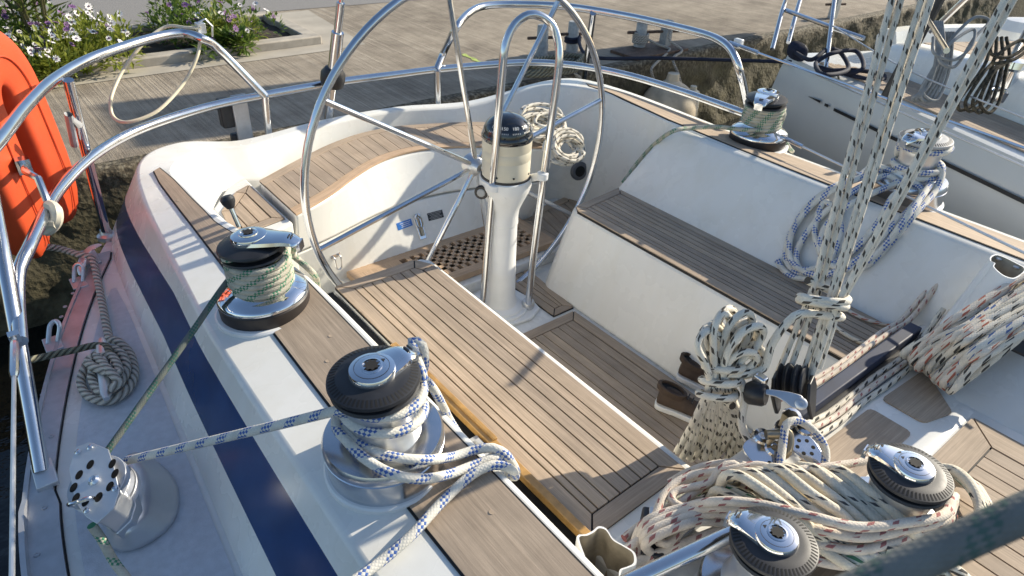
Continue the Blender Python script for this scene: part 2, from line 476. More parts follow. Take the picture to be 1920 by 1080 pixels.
# aluminium toe rail, dark joint line and screws
pr = pairs(-.45, 3.42, SE, IN, 60)
mb = MB(); jb = MB(); rr = []; jr = []
for p, q in pr:
    w = .085 if p.y < 1.95 else .07
    x0 = p.x-.012; x1 = min(p.x+w, q.x-.01)
    lip = .034 if p.y < 1.93 else .014
    rr.append([V((x0, p.y, .31)), V((x0, p.y, .345+lip)), V((x0+.014, p.y, .345+lip)), V((x0+.016, p.y, .353)), V((x1, p.y, .353)), V((x1, p.y, .335))])
    jr.append([V((x1, p.y, .3435)), V((x1+.006, p.y, .3435))])
mb.rings(rr, closed=False); tr = mk('toe_rail', mb, M['alud'], boat, sharp=25)
jb.rings(jr, closed=False); mk('rail_joint', jb, M['caulk'], boat)
for px, py in ((83,952),(69,1040),(80,740),(78,761),(96,818),(137,550),(122,575),(115,594),(144,532)):
    p = at(px, py, z=.3535); s_ = MB(); s_.lathe([(.0085, 0), (.008, .002), (.0045, .0026), (.004, .001), (0, .001)], 14, Matrix.Translation(p))
    mk('screw', s_, M['alud'], tr)

# teak capping on both coamings
def capping(name, A, B, zA, zB, parent, extra=.006):
    """A outer, B inner edge polylines with equal count: (x,y,z)"""
    mb = MB(); n = len(A)
    def strip(a, b, dz, mi):
        vs = []; fs = []; us = []
        for p, q in zip(a, b): vs += [p+V((0, 0, dz-.012)), p+V((0, 0, dz)), q+V((0, 0, dz)), q+V((0, 0, dz-.012))]
        for i in range(n-1):
            for k in range(3):
                fs.append((i*4+k, (i+1)*4+k, (i+1)*4+k+1, i*4+k+1))
                us.append([(a[i].y, k*.12), (a[i+1].y, k*.12), (a[i+1].y, k*.12+.12), (a[i].y, k*.12+.12)])
        fs += [(0, 1, 2, 3), tuple((n-1)*4+k for k in (3, 2, 1, 0))]; us += [[(0, 0)]*4]*2
        mb.add(vs, fs, us, mi)
    strip(A, B, .004, 1)
    A2 = []; B2 = []
    for i, (p, q) in enumerate(zip(A, B)):
        d = (q-p).normalized()*.006; A2.append(p+d); B2.append(q-d)
    A2[0].y += .004; A2[-1].y -= .004; B2[-1].y -= .004
    strip(A2, B2, .0065, 0)
    return mk(name, mb, [M['teak'], M['caulk']], parent, sharp=30)
def topz(i0, x, y):
    """height of coaming top between O and I at (x,y)"""
    best = None
    for s, s2 in zip(ST, ST[1:]):
        y0, y1 = s[1][1], s2[1][1]
        if (y-y0)*(y-y1) <= 0 and ((x < 1.9) == (s[1][0] < 1.9)):
            t = (y-y0)/(y1-y0) if y1 != y0 else 0
            O = lerp(s[1], s2[1], t); I = lerp(s[2], s2[2], t)
            return O.z+(I.z-O.z)*(x-O.x)/(I.x-O.x)
    return .74
def strp(outer, inner, n):
    A = resamp([V((x, y, 0)) for x, y in outer], n); B = resamp([V((x, y, 0)) for x, y in inner], n)
    for L in (A, B):
        for p in L: p.z = topz(0, p.x, p.y)
    return A, B
A, B = strp([(.542,-.5),(.542,1.0),(.55,1.6),(.565,2.4),(.574,2.9),(.585,3.25),(.602,3.41)], [(.765,-.5),(.765,1.0),(.765,1.6),(.765,2.1),(.705,2.42),(.656,2.68),(.650,3.0),(.650,3.25),(.640,3.43)], 60)
capping('coaming_capping', A, B, 0, 0, boat)
A, B = strp([(3.36,-.5),(3.36,1.5),(3.36,2.3),(3.33,2.9),(3.235,3.22)], [(3.065,-.5),(3.065,1.5),(3.10,2.40),(3.175,2.93),(3.19,3.14)], 50)
capping('coaming_capping', A, B, 0, 0, boat)

capn = [o for o in bpy.data.objects if o.name.startswith('coaming_capping')]
for k, (x, y) in enumerate(((.63,1.62),(.69,.86),(.64,2.55),(.60,3.0),(.69,1.72),(.62,.62))):
    mb = MB(); mb.lathe([(.0075, .006), (.0075, .0069), (0, .0069)], 16, Matrix.Translation((x, y, topz(0, x, y)))); mk('wood_plug', mb, M['teak'], capn[0])
# cockpit sole
mb = MB(); mb.box((1.95, 1.9, -.03), (2.3, 4.0, .05)); mk('cockpit_sole', mb, M['gel2'], boat)
panel('sole_teak', [(1.50,.72),(2.19,.72),(2.19,2.10),(1.50,2.10)], flat(.004), (0,1), .052, .06, boat, mats=[M['teakd'], M['caulk']])
panel('sole_teak', [(2.075,2.13),(2.215,2.13),(2.26,2.60),(2.075,2.60)], flat(.004), (0,1), .052, .045, boat, mats=[M['teakd'], M['caulk']])
panel('sole_teak', [(2.54,2.42),(3.03,2.44),(3.07,2.9),(3.05,3.1),(2.54,3.04)], flat(.045), (0.25,1), .075, .06, boat, mats=[M['teakd'], M['caulk']])
mb = MB(); mb.box((2.78, 2.76, .012), (.6, .80, .03)); mk('sole_step', mb, M['gel2'], boat)

# starboard seat
def seatbox(name, top, bot, z, parent, bev=.02):
    mb = MB(); mb.rings([[V((x, y, -.01)) for x, y in bot], [V((x, y, z*.55)) for (x, y) in [( (a[0]*.45+b[0]*.55), (a[1]*.45+b[1]*.55)) for a, b in zip(bot, top)]], [V((x, y, z)) for x, y in top]])
    return mk(name, mb, M['gel'], parent, bevel=bev)
sb = seatbox('cockpit_seat', [(1.0,.62),(1.462,.62),(1.475,2.36),(1.44,2.40),(1.0,2.40)], [(1.0,.62),(1.53,.62),(1.54,2.42),(1.5,2.46),(1.0,2.46)], .442, boat)
panel('seat_teak', [(1.003,.795),(1.425,.805),(1.448,2.30),(1.40,2.385),(1.003,2.385)], flat(.446), (0.004,1), .0475, .062, sb)
mb = MB(); mb.box((.948, 1.55, .215), (.08, 1.66, .43)); mk('gap_shade_fill', mb, M['void'], sb, smooth=False)  # near-black box fills the trench; its colour stands in for the shade there
# outboard batten of the open locker lid, with its hinge
mb = MB(); mb.box((.990, 1.32, .462), (.028, 1.10, .030)); mb.box((1.000, 1.45, .480), (.016, .42, .010)); mk('lid_batten', mb, M['varn'], sb, bevel=.003)
mb = MB(); mb.box((.955, 1.26, .455), (.035, .09, .02)); mb.box((.955, 1.26, .468), (.018, .05, .012)); mk('hinge', mb, M['greyp'], sb, bevel=.003)
# port seat and its backrest
pb = seatbox('cockpit_seat', [(2.375,.66),(2.9,.66),(2.9,2.42),(2.42,2.40),(2.375,2.36)], [(2.215,.66),(2.9,.66),(2.9,2.45),(2.27,2.43),(2.215,2.37)], .444, boat, .024)
panel('seat_teak', [(2.372,.745),(2.735,.735),(2.775,2.41),(2.405,2.372),(2.375,2.33)], flat(.448), (0.006,1), .0365, .055, pb, mats=[M['teakd'], M['caulk']])
mb = MB(); secs = []
for k, (yb, yt) in enumerate(((.1, .1), (1.2, 1.2), (2.30, 2.26), (2.41, 2.325))):
    secs.append([V((2.742, yb, .43)), V((2.765, yb, .47)), V((3.0, yt, .755)), V((3.035, yt, .787)), V((3.075, yt, .787)), V((3.075, yb, .43))])
mb.rings(secs); mk('seat_backrest', mb, M['gel'], boat, bevel=.02)

# helm seat across the stern
FT = [(1.06,2.87),(1.28,2.97),(1.50,3.11),(1.70,3.21),(1.88,3.24),(2.06,3.21),(2.26,3.11),(2.48,2.96),(2.66,2.82)]
BK = [(1.06,3.32),(1.32,3.46),(1.55,3.57),(1.74,3.63),(1.88,3.645),(2.02,3.635),(2.22,3.57),(2.48,3.45),(2.72,3.28)]
FC = resamp(spline([V((x, y, .57)) for x, y in FT], .03), 41); BC = resamp(spline([V((x, y, .57)) for x, y in BK], .03), 41)
mb = MB(); zs = .33
def fb(i, z):
    p = FC[i]; t = (z-.10)/(.57-.10); q = V((1.06+1.6*i/40, 2.985, z)); return V((p.x*t+q.x*(1-t), p.y*t+q.y*(1-t), z))
mb.rings([[fb(i, .565), V((fb(i, zs+.004).x, fb(i, zs+.004).y, zs+.004)), fb(i, zs+.004)+V((0, .03, 0)), V((BC[i].x, BC[i].y, zs+.02)), V((BC[i].x, BC[i].y, .565))] for i in range(41)])
hs = mk('helm_seat', mb, M['gel'], boat, bevel=.014)
mb = MB(); mb.rings([[fb(i, zs-.004), fb(i, .0), fb(i, .0)+V((0, .4, 0)), fb(i, zs-.004)+V((0, .4, 0))] for i in range(41)])
lk = mk('locker_front', mb, M['gel'], boat, bevel=.006)
mb = MB()   # teak top: margin boards along both edges, planks running fore and aft between them
def strip(a, b, dz, mi, off):
    n = len(a); vs = []; fs = []; us = []
    for p, q in zip(a, b): vs += [V((p.x, p.y, .566)), V((p.x, p.y, .57+dz)), V((q.x, q.y, .57+dz)), V((q.x, q.y, .566))]
    for i in range(n-1):
        for k in range(3):
            fs.append((i*4+k, i*4+k+1, (i+1)*4+k+1, (i+1)*4+k)); us.append([(a[i].x+off, k*.06), (a[i].x+off, k*.06+.06), (a[i+1].x+off, k*.06+.06), (a[i+1].x+off, k*.06)])
    fs += [(3, 2, 1, 0), tuple((n-1)*4+k for k in range(4))]; us += [[(0, 0)]*4]*2
    mb.add(vs, fs, us, mi)
mixp = lambda i, t: FC[i].lerp(BC[i], t)
strip([mixp(i, .01) for i in range(41)], [mixp(i, .99) for i in range(41)], .001, 1, 0)
strip([mixp(i, .00) for i in range(41)], [mixp(i, .145) for i in range(41)], .006, 2, 3)
strip([mixp(i, .86) for i in range(41)], [mixp(i, 1.0) for i in range(41)], .006, 0, 9)
FC2 = spline(FC, .004); NP = 22
Fd = resamp(FC, 400); Bd = resamp(BC, 400)
def fm(u, t):
    k = max(0, min(398.99, u*399)); i = int(k); return Fd[i].lerp(Fd[i+1], k-i).lerp(Bd[i].lerp(Bd[i+1], k-i), t)
mb2 = mb
def quadboard(u0, u1, t0, t1):
    g = .0011; P_ = [fm(u0+g, t0), fm(u1-g, t0), fm(u1-g, t1), fm(u0+g, t1)]
    board(mb2, [(p.x, p.y) for p in P_], flat(.57), (0.0, 1.0), .006)
for k in range(NP):
    u0 = .035+(.93*k)/NP; quadboard(u0, u0+.93/NP, .155, .85)
quadboard(.0, .034, .155, .85); quadboard(.966, .9999, .155, .85)
mk('seat_teak', mb, [M['teak'], M['caulk'], M['teakl']], hs, smooth=False)
# latch and plates on the locker front
def onface(px, py):
    """point on the helm seat's front"""
    best = None
    for i in range(40):
        for z in (.15, .2, .25, .3, .35, .4, .45, .5):
            p = fb(i, z); d = p-CAM; k = d.dot(FW); x = 960+CF*d.dot(RT)/k; y = 540-CF*d.dot(UP)/k
            e = (x-px)**2+(y-py)**2
            if best is None or e < best[0]: best = (e, p, i, z)
    p = best[1]; i = best[2]
    tx = (fb(i+1, best[3])-fb(i, best[3])).normalized(); tz = (fb(i, best[3]+.05)-fb(i, best[3])).normalized(); ny = tx.cross(tz)
    q = at(px, py, y=p.y); 
    return p, frame(p+(q-p)-ny*(ny.dot(q-p)), ny if ny.y < 0 else -ny, tx)
p, F_ = onface(787, 420)
mb = MB(); mb.box((0, -.02, .003), (.045, .14, .006), F_); mb.box((0, .045, .010), (.034, .03, .012), F_); mk('latch_plate', mb, M['steel'], lk, bevel=.003)
mb = MB(); mb.tube([F_ @ V(q) for q in ((0, .055, .014), (-.012, .03, .022), (-.012, -.005, .022), (0, -.03, .016), (.012, -.005, .022), (.012, .03, .022))], .005, 8, closed=True); mb.box((0, -.045, .014), (.016, .05, .012), F_); mk('latch', mb, M['brass'], lk)
p, F_ = onface(757, 421)
mb = MB(); mb.box((0, 0, .002), (.10, .04, .003), F_)
blue = plain('blue sticker', (.03, .16, .5), .35, var=.05); pl = mk('sticker', mb, blue, lk, label='small blue sticker with white lines')
mb = MB()
for k, w in enumerate((.07, .055, .06)): mb.box((.005, .010-.010*k, .0042), (w, .0025, .0012), F_)
mk('print_line', mb, M['white'], pl)
p, F_ = onface(815, 404)
mb = MB(); mb.box((0, 0, .002), (.10, .045, .003), F_); pl = mk('plate', mb, M['black'], lk, label='small black plate with rows of white print')
mb = MB()
for k in range(5): mb.box((0, .016-.008*k, .0042), (.085-.012*(k % 3), .0022, .0012), F_)
mk('print_line', mb, M['greyp'], pl)
p, F_ = onface(630, 490)
mb = MB(); mb.tube(spline([F_ @ V(q) for q in ((-.018, .035, 0), (-.018, .03, .02), (-.012, -.03, .03), (.012, -.03, .03), (.018, .03, .02), (.018, .035, 0))], .01), .0045, 8); mb.box((0, .035, .002), (.055, .02, .004), F_); mk('eye_strap', mb, M['steel'], lk)
mb = MB(); mb.lathe([(.062, 0), (.062, .012), (.052, .02), (.036, .0205)], 28, frame(at(1085, 320, y=3.0), (-.25, -1, .15))); mb.lathe([(.036, .0205), (.034, .0215), (0, .0215)], 28, frame(at(1085, 320, y=3.0), (-.25, -1, .15)), 1); mk('speaker_vent', mb, [plain('grey vent rim', (.12,.125,.14), .5), M['void']], boat)

# little quarter seat in the starboard corner
mb = MB(); mb.prism([(.74,2.75),(1.035,2.86),(1.035,3.46),(.92,3.40),(.78,3.2)], -.01, .542); qs = mk('quarter_seat', mb, M['gel'], boat, bevel=.01)
panel('seat_teak', [(.76,2.86),(1.018,2.91),(1.018,3.36),(.93,3.31),(.80,3.14)], flat(.544), (0,1), .06, .05, qs)

# grating step
gb = MB(); X0, X1, Y0, Y1 = 1.33, 2.50, 2.60, 2.99
gx0, gx1, gy0, gy1 = 1.62, 2.42, 2.66, 2.93
def bd(x0, x1, y0, y1, d): board(gb, [(x0, y0), (x1, y0), (x1, y1), (x0, y1)], flat(.098), d, .006)
bd(X0, X1, Y0, gy0, (1, 0)); bd(X0, X1, gy1, Y1, (1, 0)); bd(X0, gx0, gy0, gy1, (0, 1)); bd(gx1, X1, gy0, gy1, (0, 1))
nx, ny = 15, 5
for k in range(ny+1):
    y = gy0+(gy1-gy0)*k/ny
    if 0 < k < ny: bd(gx0, gx1, y-.013, y+.013, (1, 0))
for k in range(1, nx):
    x = gx0+(gx1-gx0)*k/nx; bd(x-.013, x+.013, gy0, gy1, (0, 1))
for k in range(len(gb.v)):
    if gb.v[k].z < .1: gb.v[k].z = .07
gt = mk('grating', gb, M['teakl'], boat, smooth=False)
mb = MB(); mb.box((1.915, 2.79, .03), (1.24, .46, .07)); mb2_ = mb
mk('grating_box', mb, M['gel2'], boat, bevel=.008)
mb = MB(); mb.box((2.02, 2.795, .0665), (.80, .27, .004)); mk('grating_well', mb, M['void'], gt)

# bridge deck ahead of the cockpit
mb = MB(); mb.rings([[V((x, y, -.02)) for x, y in ((.95,-.3),(2.95,-.3),(2.95,.76),(.95,.78))], [V((x, y, .50)) for x, y in ((.95,-.3),(2.95,-.3),(2.95,.715),(.95,.74))]]); br = mk('bridge_deck', mb, M['gel2'], boat, bevel=.012)
def pad(poly, dirv=(1, 0)):
    b_ = MB(); q = inset(poly, [.004]*len(poly)); 
    pc = [];
    for i in range(len(q)):
        a, b, c = V(q[i-1]), V(q[i]), V(q[(i+1) % len(q)]); r = .018
        u = (a-b).normalized()*r; w = (c-b).normalized()*r
        pc += [tuple(b+u), tuple(b+(u+w)*.3), tuple(b+w)]
    board(b_, pc, flat(.501), dirv, .005); return mk('teak_pad', b_, M['teakd'], br, smooth=False)
pad([(1.35,.425),(2.12,.43),(2.12,.585),(1.35,.60)]); pad([(2.19,.43),(2.33,.39),(2.50,.57),(2.19,.585)])
panel('deck_teak', [(1.25,-.3),(2.36,-.3),(2.36,.345),(1.25,.345)], flat(.502), (0,1), .062, .10, br, mats=[M['teakd'], M['caulk']], nobord=(0,))
mb = MB(); mb.rings([[V((x, y, z)) for y, z in ((.41,.499),(.39,.504),(.37,.504),(.35,.499))] for x in (1.3, 2.4)]); mk('moulded_ridge', mb, M['gel2'], br)
# port side of the cabin rising from the bridge deck
mb = MB(); mb.rings([[V((2.40, y, .49)), V((2.47, y, .53)), V((2.72+.0*y, y, .70)), V((2.86, y, .75)), V((3.06, y, .76)), V((3.06, y, .49))] for y in (-.4, .2, .42)] + [[V((2.55, .62, .49)), V((2.58, .62, .50)), V((2.74, .60, .52)), V((2.86, .58, .56)), V((3.06, .56, .6)), V((3.06, .6, .49))]])
mk('cabin_side', mb, M['gel2'], boat, bevel=.02)
# ---------------------------------------------------------------- winches
I4 = Matrix.Identity(4)
def arcpts(r, a0, a1, n, z): return [V((r*math.cos(R(a0+(a1-a0)*k/n)), r*math.sin(R(a0+(a1-a0)*k/n)), z)) for k in range(n+1)]
def feeder(parent, z, L, w0, w1, mat, drop=.03):
    """self tailer arm lying along local +x: a tapering hood whose tip turns down, with the cap dome"""
    mb = MB(); prof = []
    n = 14
    for k in range(n+1):
        t = k/n; x = -.2*w0 + t*(L+.2*w0); wd = w0*(1-t)**.8 + w1*(t**.6)
        if k == n: wd *= .8
        dz = -drop*max(0, (t-.72)/.28)**1.6
        prof.append([V((x, -wd, z+dz-.010)), V((x, -wd*.94, z+dz+.001)), V((x, -wd*.6, z+dz+.006)), V((x, 0, z+dz+.007)), V((x, wd*.6, z+dz+.006)), V((x, wd*.94, z+dz+.001)), V((x, wd, z+dz-.010)), V((x, 0, z+dz-.008))])
    mb.rings(prof)
    mb.box((L*.985, 0, z-drop-.012), (.012, w1*1.6, .03))
    a = mk('feeder_arm', mb, mat, parent, local=True, sharp=50)
    mk_ = MB()
    for s_ in (-1, 1):
        for d_ in (0, .009): mk_.box((L*.80+d_, s_*.005, z+.0062-drop*.05), (.0035, .011, .004), Matrix.Identity(4))
    mk('arm_mark', mk_, M['rub'], a, local=True)
    return a
def socket(parent, z):
    mb = MB()
    st = [V(((.020 if k % 2 else .0145)*math.cos(math.pi*k/8), (.020 if k % 2 else .0145)*math.sin(math.pi*k/8), z+.0006)) for k in range(16)]
    mb.add(st, [tuple(range(16))]); mb.lathe([(.016, z-.02), (.016, z-.019), (0, z-.019)], 16)
    s_ = mk('handle_socket', mb, M['void'], parent, local=True)
def slotted_ring(parent, r, z0, mat, n=60):
    mb = MB()
    mb.lathe([(r*.70, z0-.034), (r*.93, z0-.034), (r*.965, z0-.028), (r*.93, z0-.022), (r*.78, z0-.019), (r*.78, z0-.012), (r*.95, z0-.010), (r, z0-.004), (r*.985, z0+.004), (r*.80, z0+.012), (r*.62, z0+.014), (r*.50, z0+.014)], 64)
    o = mk('self_tailing_ring', mb, mat, parent, local=True, sharp=40)
    sm = MB()
    for k in range(n):
        a = 2*math.pi*k/n; c, s_ = math.cos(a), math.sin(a)
        x0, x1 = r*.80, r*.955
        za, zb = z0+.0125, z0+.0055
        px = lambda x, q, zz: V((x*c-q*s_, x*s_+q*c, zz))
        sm.add([px(x0, -.0021, za), px(x1, -.0026, zb), px(x1, .0026, zb), px(x0, .0021, za)], [(0, 1, 2, 3)])
    mk('ring_slots', sm, M['void'], o, local=True, smooth=False)
    return o
def winch_big(label, group):
    t = thing('sheet_winch', label, 'winch', group=group)
    mb = MB(); mb.lathe([(.163, -.02), (.165, .004), (.160, .008), (.156, .008)], 64); mk('plinth', mb, M['white'], t, local=True)
    mb = MB(); mb.lathe([(.153, -.01), (.155, .078), (.1515, .081), (.155, .084), (.1545, .100), (.149, .110), (.128, .114), (.098, .117)], 64); mk('base', mb, M['brush'], t, local=True)
    mb = MB(); mb.lathe([(.100, .115), (.096, .125), (.088, .145), (.083, .17), (.083, .20), (.088, .23), (.090, .245), (.086, .262)], 56); mk('drum', mb, M['alu'], t, local=True)
    slotted_ring(t, .112, .296, M['rub'])
    mb = MB(); mb.lathe([(.058, .308), (.058, .318), (.054, .326), (.040, .330), (.0265, .331), (.0265, .334), (.022, .335), (.0215, .331), (.0, .331)], 44); cp0 = mk('cap', mb, M['chrome'], t, local=True); mb = MB(); mb.lathe([(.0415, .3302), (.0425, .3302)], 44, caps=False); mb.add([(.03,-.006,.3322),(.039,0,.3308),(.03,.006,.3322)], [(0,1,2)]); mk('cap_mark', mb, M['rub'], cp0, local=True)
    feeder(t, .318, .125, .056, .020, M['chrome'], .02); socket(t, .3352)
    return t
def winch_small(label, group):
    t = thing('sheet_winch', label, 'winch', group=group)
    mb = MB(); mb.lathe([(.166, -.03), (.168, .004), (.162, .009), (.150, .009)], 64); mk('plinth', mb, M['white'], t, local=True)
    mb = MB(); mb.lathe([(.147, .0), (.150, .01), (.1505, .052), (.146, .058)], 64); mk('skirt', mb, M['brown'], t, local=True)
    mb = MB(); mb.lathe([(.147, .056), (.151, .060), (.151, .068), (.145, .077), (.120, .088), (.097, .098), (.088, .112), (.082, .14), (.080, .18), (.084, .205), (.086, .215)], 64); mk('drum', mb, M['chrome'], t, local=True)
    mb = MB(); mb.lathe([(.07, .212), (.098, .214), (.107, .220), (.104, .226), (.082, .229), (.080, .238), (.102, .242), (.108, .247), (.105, .254), (.07, .264), (.03, .266)], 56); mk('self_tailing_ring', mb, M['black'], t, local=True)
    mb = MB(); mb.lathe([(.057, .262), (.059, .277), (.056, .287), (.044, .291), (.031, .291), (.030, .295), (.0225, .297), (.0215, .293), (.0, .293)], 44); mk('cap', mb, M['chrome'], t, local=True)
    feeder(t, .279, .165, .055, .026, M['chrome'], .016); socket(t, .2972)
    return t
G = 'winches on the coamings'
def place(o, loc, ang, tilt=(0, 0), s=1.0):
    o.location = loc; o.rotation_euler = (tilt[0], tilt[1], R(ang)); o.scale = (s, s, s)
wA = winch_small('small chrome winch with dark skirt and green flecked rope on the near coaming', G)
place(wA, at(500, 577, z=.705), -42, (0, R(-3)))
wC = copy_tree(wA); wC['label'] = 'small chrome winch with dark skirt and green flecked rope on the far coaming'
place(wC, at(1418, 268, z=.748), 200, (0, R(2)))
wB = winch_big('large silver winch with black slotted ring and blue flecked rope on the near coaming', G)
place(wB, at(727, 862, z=.715), 5, (0, R(-4)))
wD = copy_tree(wB); wD['label'] = 'large silver winch with pale grey slotted ring and blue flecked rope, far coaming'
place(wD, at(1696, 372, z=.748), 160, (0, R(2)))
for ch in wD.children:
    if ch.name.startswith('self_tailing_ring'): ch.material_slots[0].link = 'OBJECT'; ch.material_slots[0].material = M['greyp']
wF = copy_tree(wB); wF['label'] = 'halyard winch with chrome cap rising from the right side of the rope heap'
wF['group'] = wE_g = 'halyard winches in the rope heap'
place(wF, at(1706, 888, z=.80)-V((0, 0, .255)), 98, (R(0), R(0)), .88)
wE = copy_tree(wB); wE['label'] = 'halyard winch with chrome cap at the bottom picture edge, beside the stainless bar'
wE['group'] = wE_g
place(wE, at(1450, 1018, z=.77)-V((0, 0, .255)), 104, (R(0), R(0)), .88)

# ---------------------------------------------------------------- steering pedestal, guard, wheel
ped = thing('steering_pedestal', 'white steering pedestal with cream compass binnacle and black dome in the middle of the cockpit', 'pedestal', (1.885, 2.34, 0))
mb = MB(); mb.prism([(1.885+.16*math.cos(R(a))*(1.0), 2.36+.155*math.sin(R(a))) for a in range(0, 360, 12)], -.002, .03)
pc = [at(*q, z=.02) for q in ((1012, 572), (1008, 590), (965, 606), (930, 600))]
mb.prism([(1.72,2.20),(1.96,2.175),(2.055,2.22),(2.075,2.31),(2.05,2.5),(1.72,2.52)], -.003, .016); mk('base_plate', mb, M['white'], ped, bevel=.006)
T_ = Matrix.Translation((1.885, 2.34, 0))
mb = MB(); mb.lathe([(.118, .025), (.112, .04), (.084, .055), (.073, .10), (.070, .25), (.070, .258), (.068, .262), (.066, .52), (.0695, .524), (.0695, .53), (.068, .56), (.072, .60), (.092, .65), (.115, .70), (.124, .73), (.124, .765), (.118, .77), (.1, .77)], 48, T_); mk('column', mb, M['white'], ped, sharp=30)
mb = MB(); mb.lathe([(.11, .765), (.119, .768), (.117, .778), (.11, .78)], 48, T_); mk('gasket', mb, M['black'], ped)
mb = MB(); mb.lathe([(.112, .775), (.1135, .86), (.1125, .862), (.1135, .864), (.114, .905), (.113, .907), (.114, .909), (.115, .955), (.11, .957)], 56, T_)
bn = mk('binnacle', mb, M['cream'], ped)
for a in (-150, -110, -60, -30):
    mb = MB(); mb.lathe([(.005, 0), (.005, .002), (0, .002)], 12, T_ @ frame(((.1132)*math.cos(R(a)), (.1132)*math.sin(R(a)), .80), (math.cos(R(a)), math.sin(R(a)), 0))); mk('screw', mb, M['void'], bn)
mb = MB(); mb.lathe([(.115, .953), (.119, .960), (.118, .975), (.112, .985)], 56, T_); mb.lathe([(.113, .983)]+[(.112*math.cos(R(a)), .983+.085*math.sin(R(a))) for a in range(6, 91, 7)]+[(0, 1.068)], 56, T_)
dm = plain('dome acrylic', (.006, .008, .013), .04, var=.1, coat=1); cp = mk('compass', mb, [dm], ped, sharp=45)
# compass card figures seen through the dome
def textmesh(txt, size):
    cu = bpy.data.curves.new('t', 'FONT'); cu.body = txt; cu.size = size; cu.align_x = 'CENTER'; cu.align_y = 'CENTER'; cu.resolution_u = 3
    o = bpy.data.objects.new('t', cu); col.objects.link(o); dg = bpy.context.evaluated_depsgraph_get(); me = bpy.data.meshes.new_from_object(o.evaluated_get(dg))
    vs = [v.co.copy() for v in me.vertices]; fs = [tuple(p.vertices) for p in me.polygons]
    bpy.data.objects.remove(o); bpy.data.curves.remove(cu); bpy.data.meshes.remove(me); return vs, fs
mb = MB()
for k, tx in enumerate(('120', '150', '180', '210', '240', '270')):
    a = R(-165+k*29); e = R(32); n_ = V((math.cos(a)*math.cos(e), math.sin(a)*math.cos(e), math.sin(e)))
    c_ = V((n_.x*.1135, n_.y*.1135, .983+.0865*n_.z)); vs, fs = textmesh(tx, .021)
    tz = V((0, 0, 1)); tx_ = tz.cross(n_).normalized(); ty_ = n_.cross(tx_)
    nn = V((n_.x/.112**2*.112, n_.y/.112**2*.112, n_.z/.085)).normalized(); tx_ = tz.cross(nn).normalized(); ty_ = nn.cross(tx_)
    FM = T_ @ Matrix(((tx_.x, ty_.x, nn.x, c_.x), (tx_.y, ty_.y, nn.y, c_.y), (tx_.z, ty_.z, nn.z, c_.z), (0, 0, 0, 1)))
    mb.add(vs, fs, M=FM)
    for q in range(-2, 3): mb.box((q*.0085, -.024, 0), (.0016, .007, .001), FM)
mk('card_figures', mb, M['white'], cp, smooth=False)
# throttle/brake knob on the side
mb = MB(); kp = at(898, 364, x=1.74); mb.lathe([(.008, 0), (.008, .03), (.03, .032), (.033, .037), (.033, .05), (.029, .055)], 28, frame(kp+V((.05, .03, 0)), (-.75, -.62, .1))); mb.lathe([(.02, .0555), (.016, .059), (0, .059)], 10, frame(kp+V((.05, .03, 0)), (-.75, -.62, .1)), 1)
mk('brake_knob', mb, [M['black'], M['greyp']], ped, sharp=40)
# rail guard: an inverted U
gl = [(905,588,.03), (907,560,.1)]
d0 = 2.86
left = [at(904,592,z=.02), at(916,440,d=3.36), at(928,300,d=3.09), at(944,105,d=2.83), at(950,75,d=2.81), at(966,45,d=2.80), at(990,28,d=2.80), at(1013,30,d=2.82), at(1036,48,d=2.85), at(1047,82,d=2.88), at(1048,120,d=2.91), at(1020,330,d=3.18), at(1004,450,d=3.39), at(990,575,z=.03)]
mb = MB(); mb.tube(spline(left, .02), .0175, 14); gd = mk('guard_rail', mb, M['steel'], ped)
mb = MB(); p = at(990,572,z=.03); mb.lathe([(.032, -.01), (.034, 0), (.034, .02), (.028, .03), (.022, .032)], 24, Matrix.Translation(p)); mk('guard_foot', mb, M['alu'], gd)
for (q, qq) in ((at(1017,330,d=3.17), V((1.98,2.30,.745))), (at(927,352,d=3.17), V((1.82,2.26,.70)))):
    mb = MB(); mb.lathe([(.02, -.018), (.027, -.016), (.027, .016), (.02, .018)], 20, frame(q, (0, 0, 1))); mb.box((0, 0, (q-qq).length/2), (.02, .035, (q-qq).length), frame(qq, q-qq)); mk('guard_clamp', mb, M['white'], gd, bevel=.004)

WC = V((1.815, 2.5, .782)); WR = .848
whl = thing('helm', 'large stainless steering wheel with thin spokes behind the white pedestal', 'wheel', tuple(WC))
mb = MB(); mb.tube([WC+V((WR*math.cos(2*math.pi*k/96), 0, WR*math.sin(2*math.pi*k/96))) for k in range(96)], .0170, 12, closed=True); mk('rim', mb, M['steel'], whl)
for a in (149, 194, 238, 282, 326, 12, 56, 100):
    mb = MB(); e = V((math.cos(R(a)), 0, math.sin(R(a)))); mb.tube([WC+e*.02+V((0, -.02, 0)), WC+e*(WR-.01)], lambda t: .0125, 10); mk('spoke', mb, M['steel'], whl)
mb = MB(); mb.lathe([(.0, -.05), (.03, -.05), (.05, -.03), (.052, .02), (.03, .05), (.025, .06), (.0, .06)], 24, frame(WC, (0, -1, 0))); mk('hub', mb, M['alu'], whl, sharp=40)
mb = MB(); mb.lathe([(.026, 0), (.026, .10), (.0, .10)], 20, frame(WC, (V((1.885, 2.36, .78))-WC))); mk('axle', mb, M['steel'], whl)

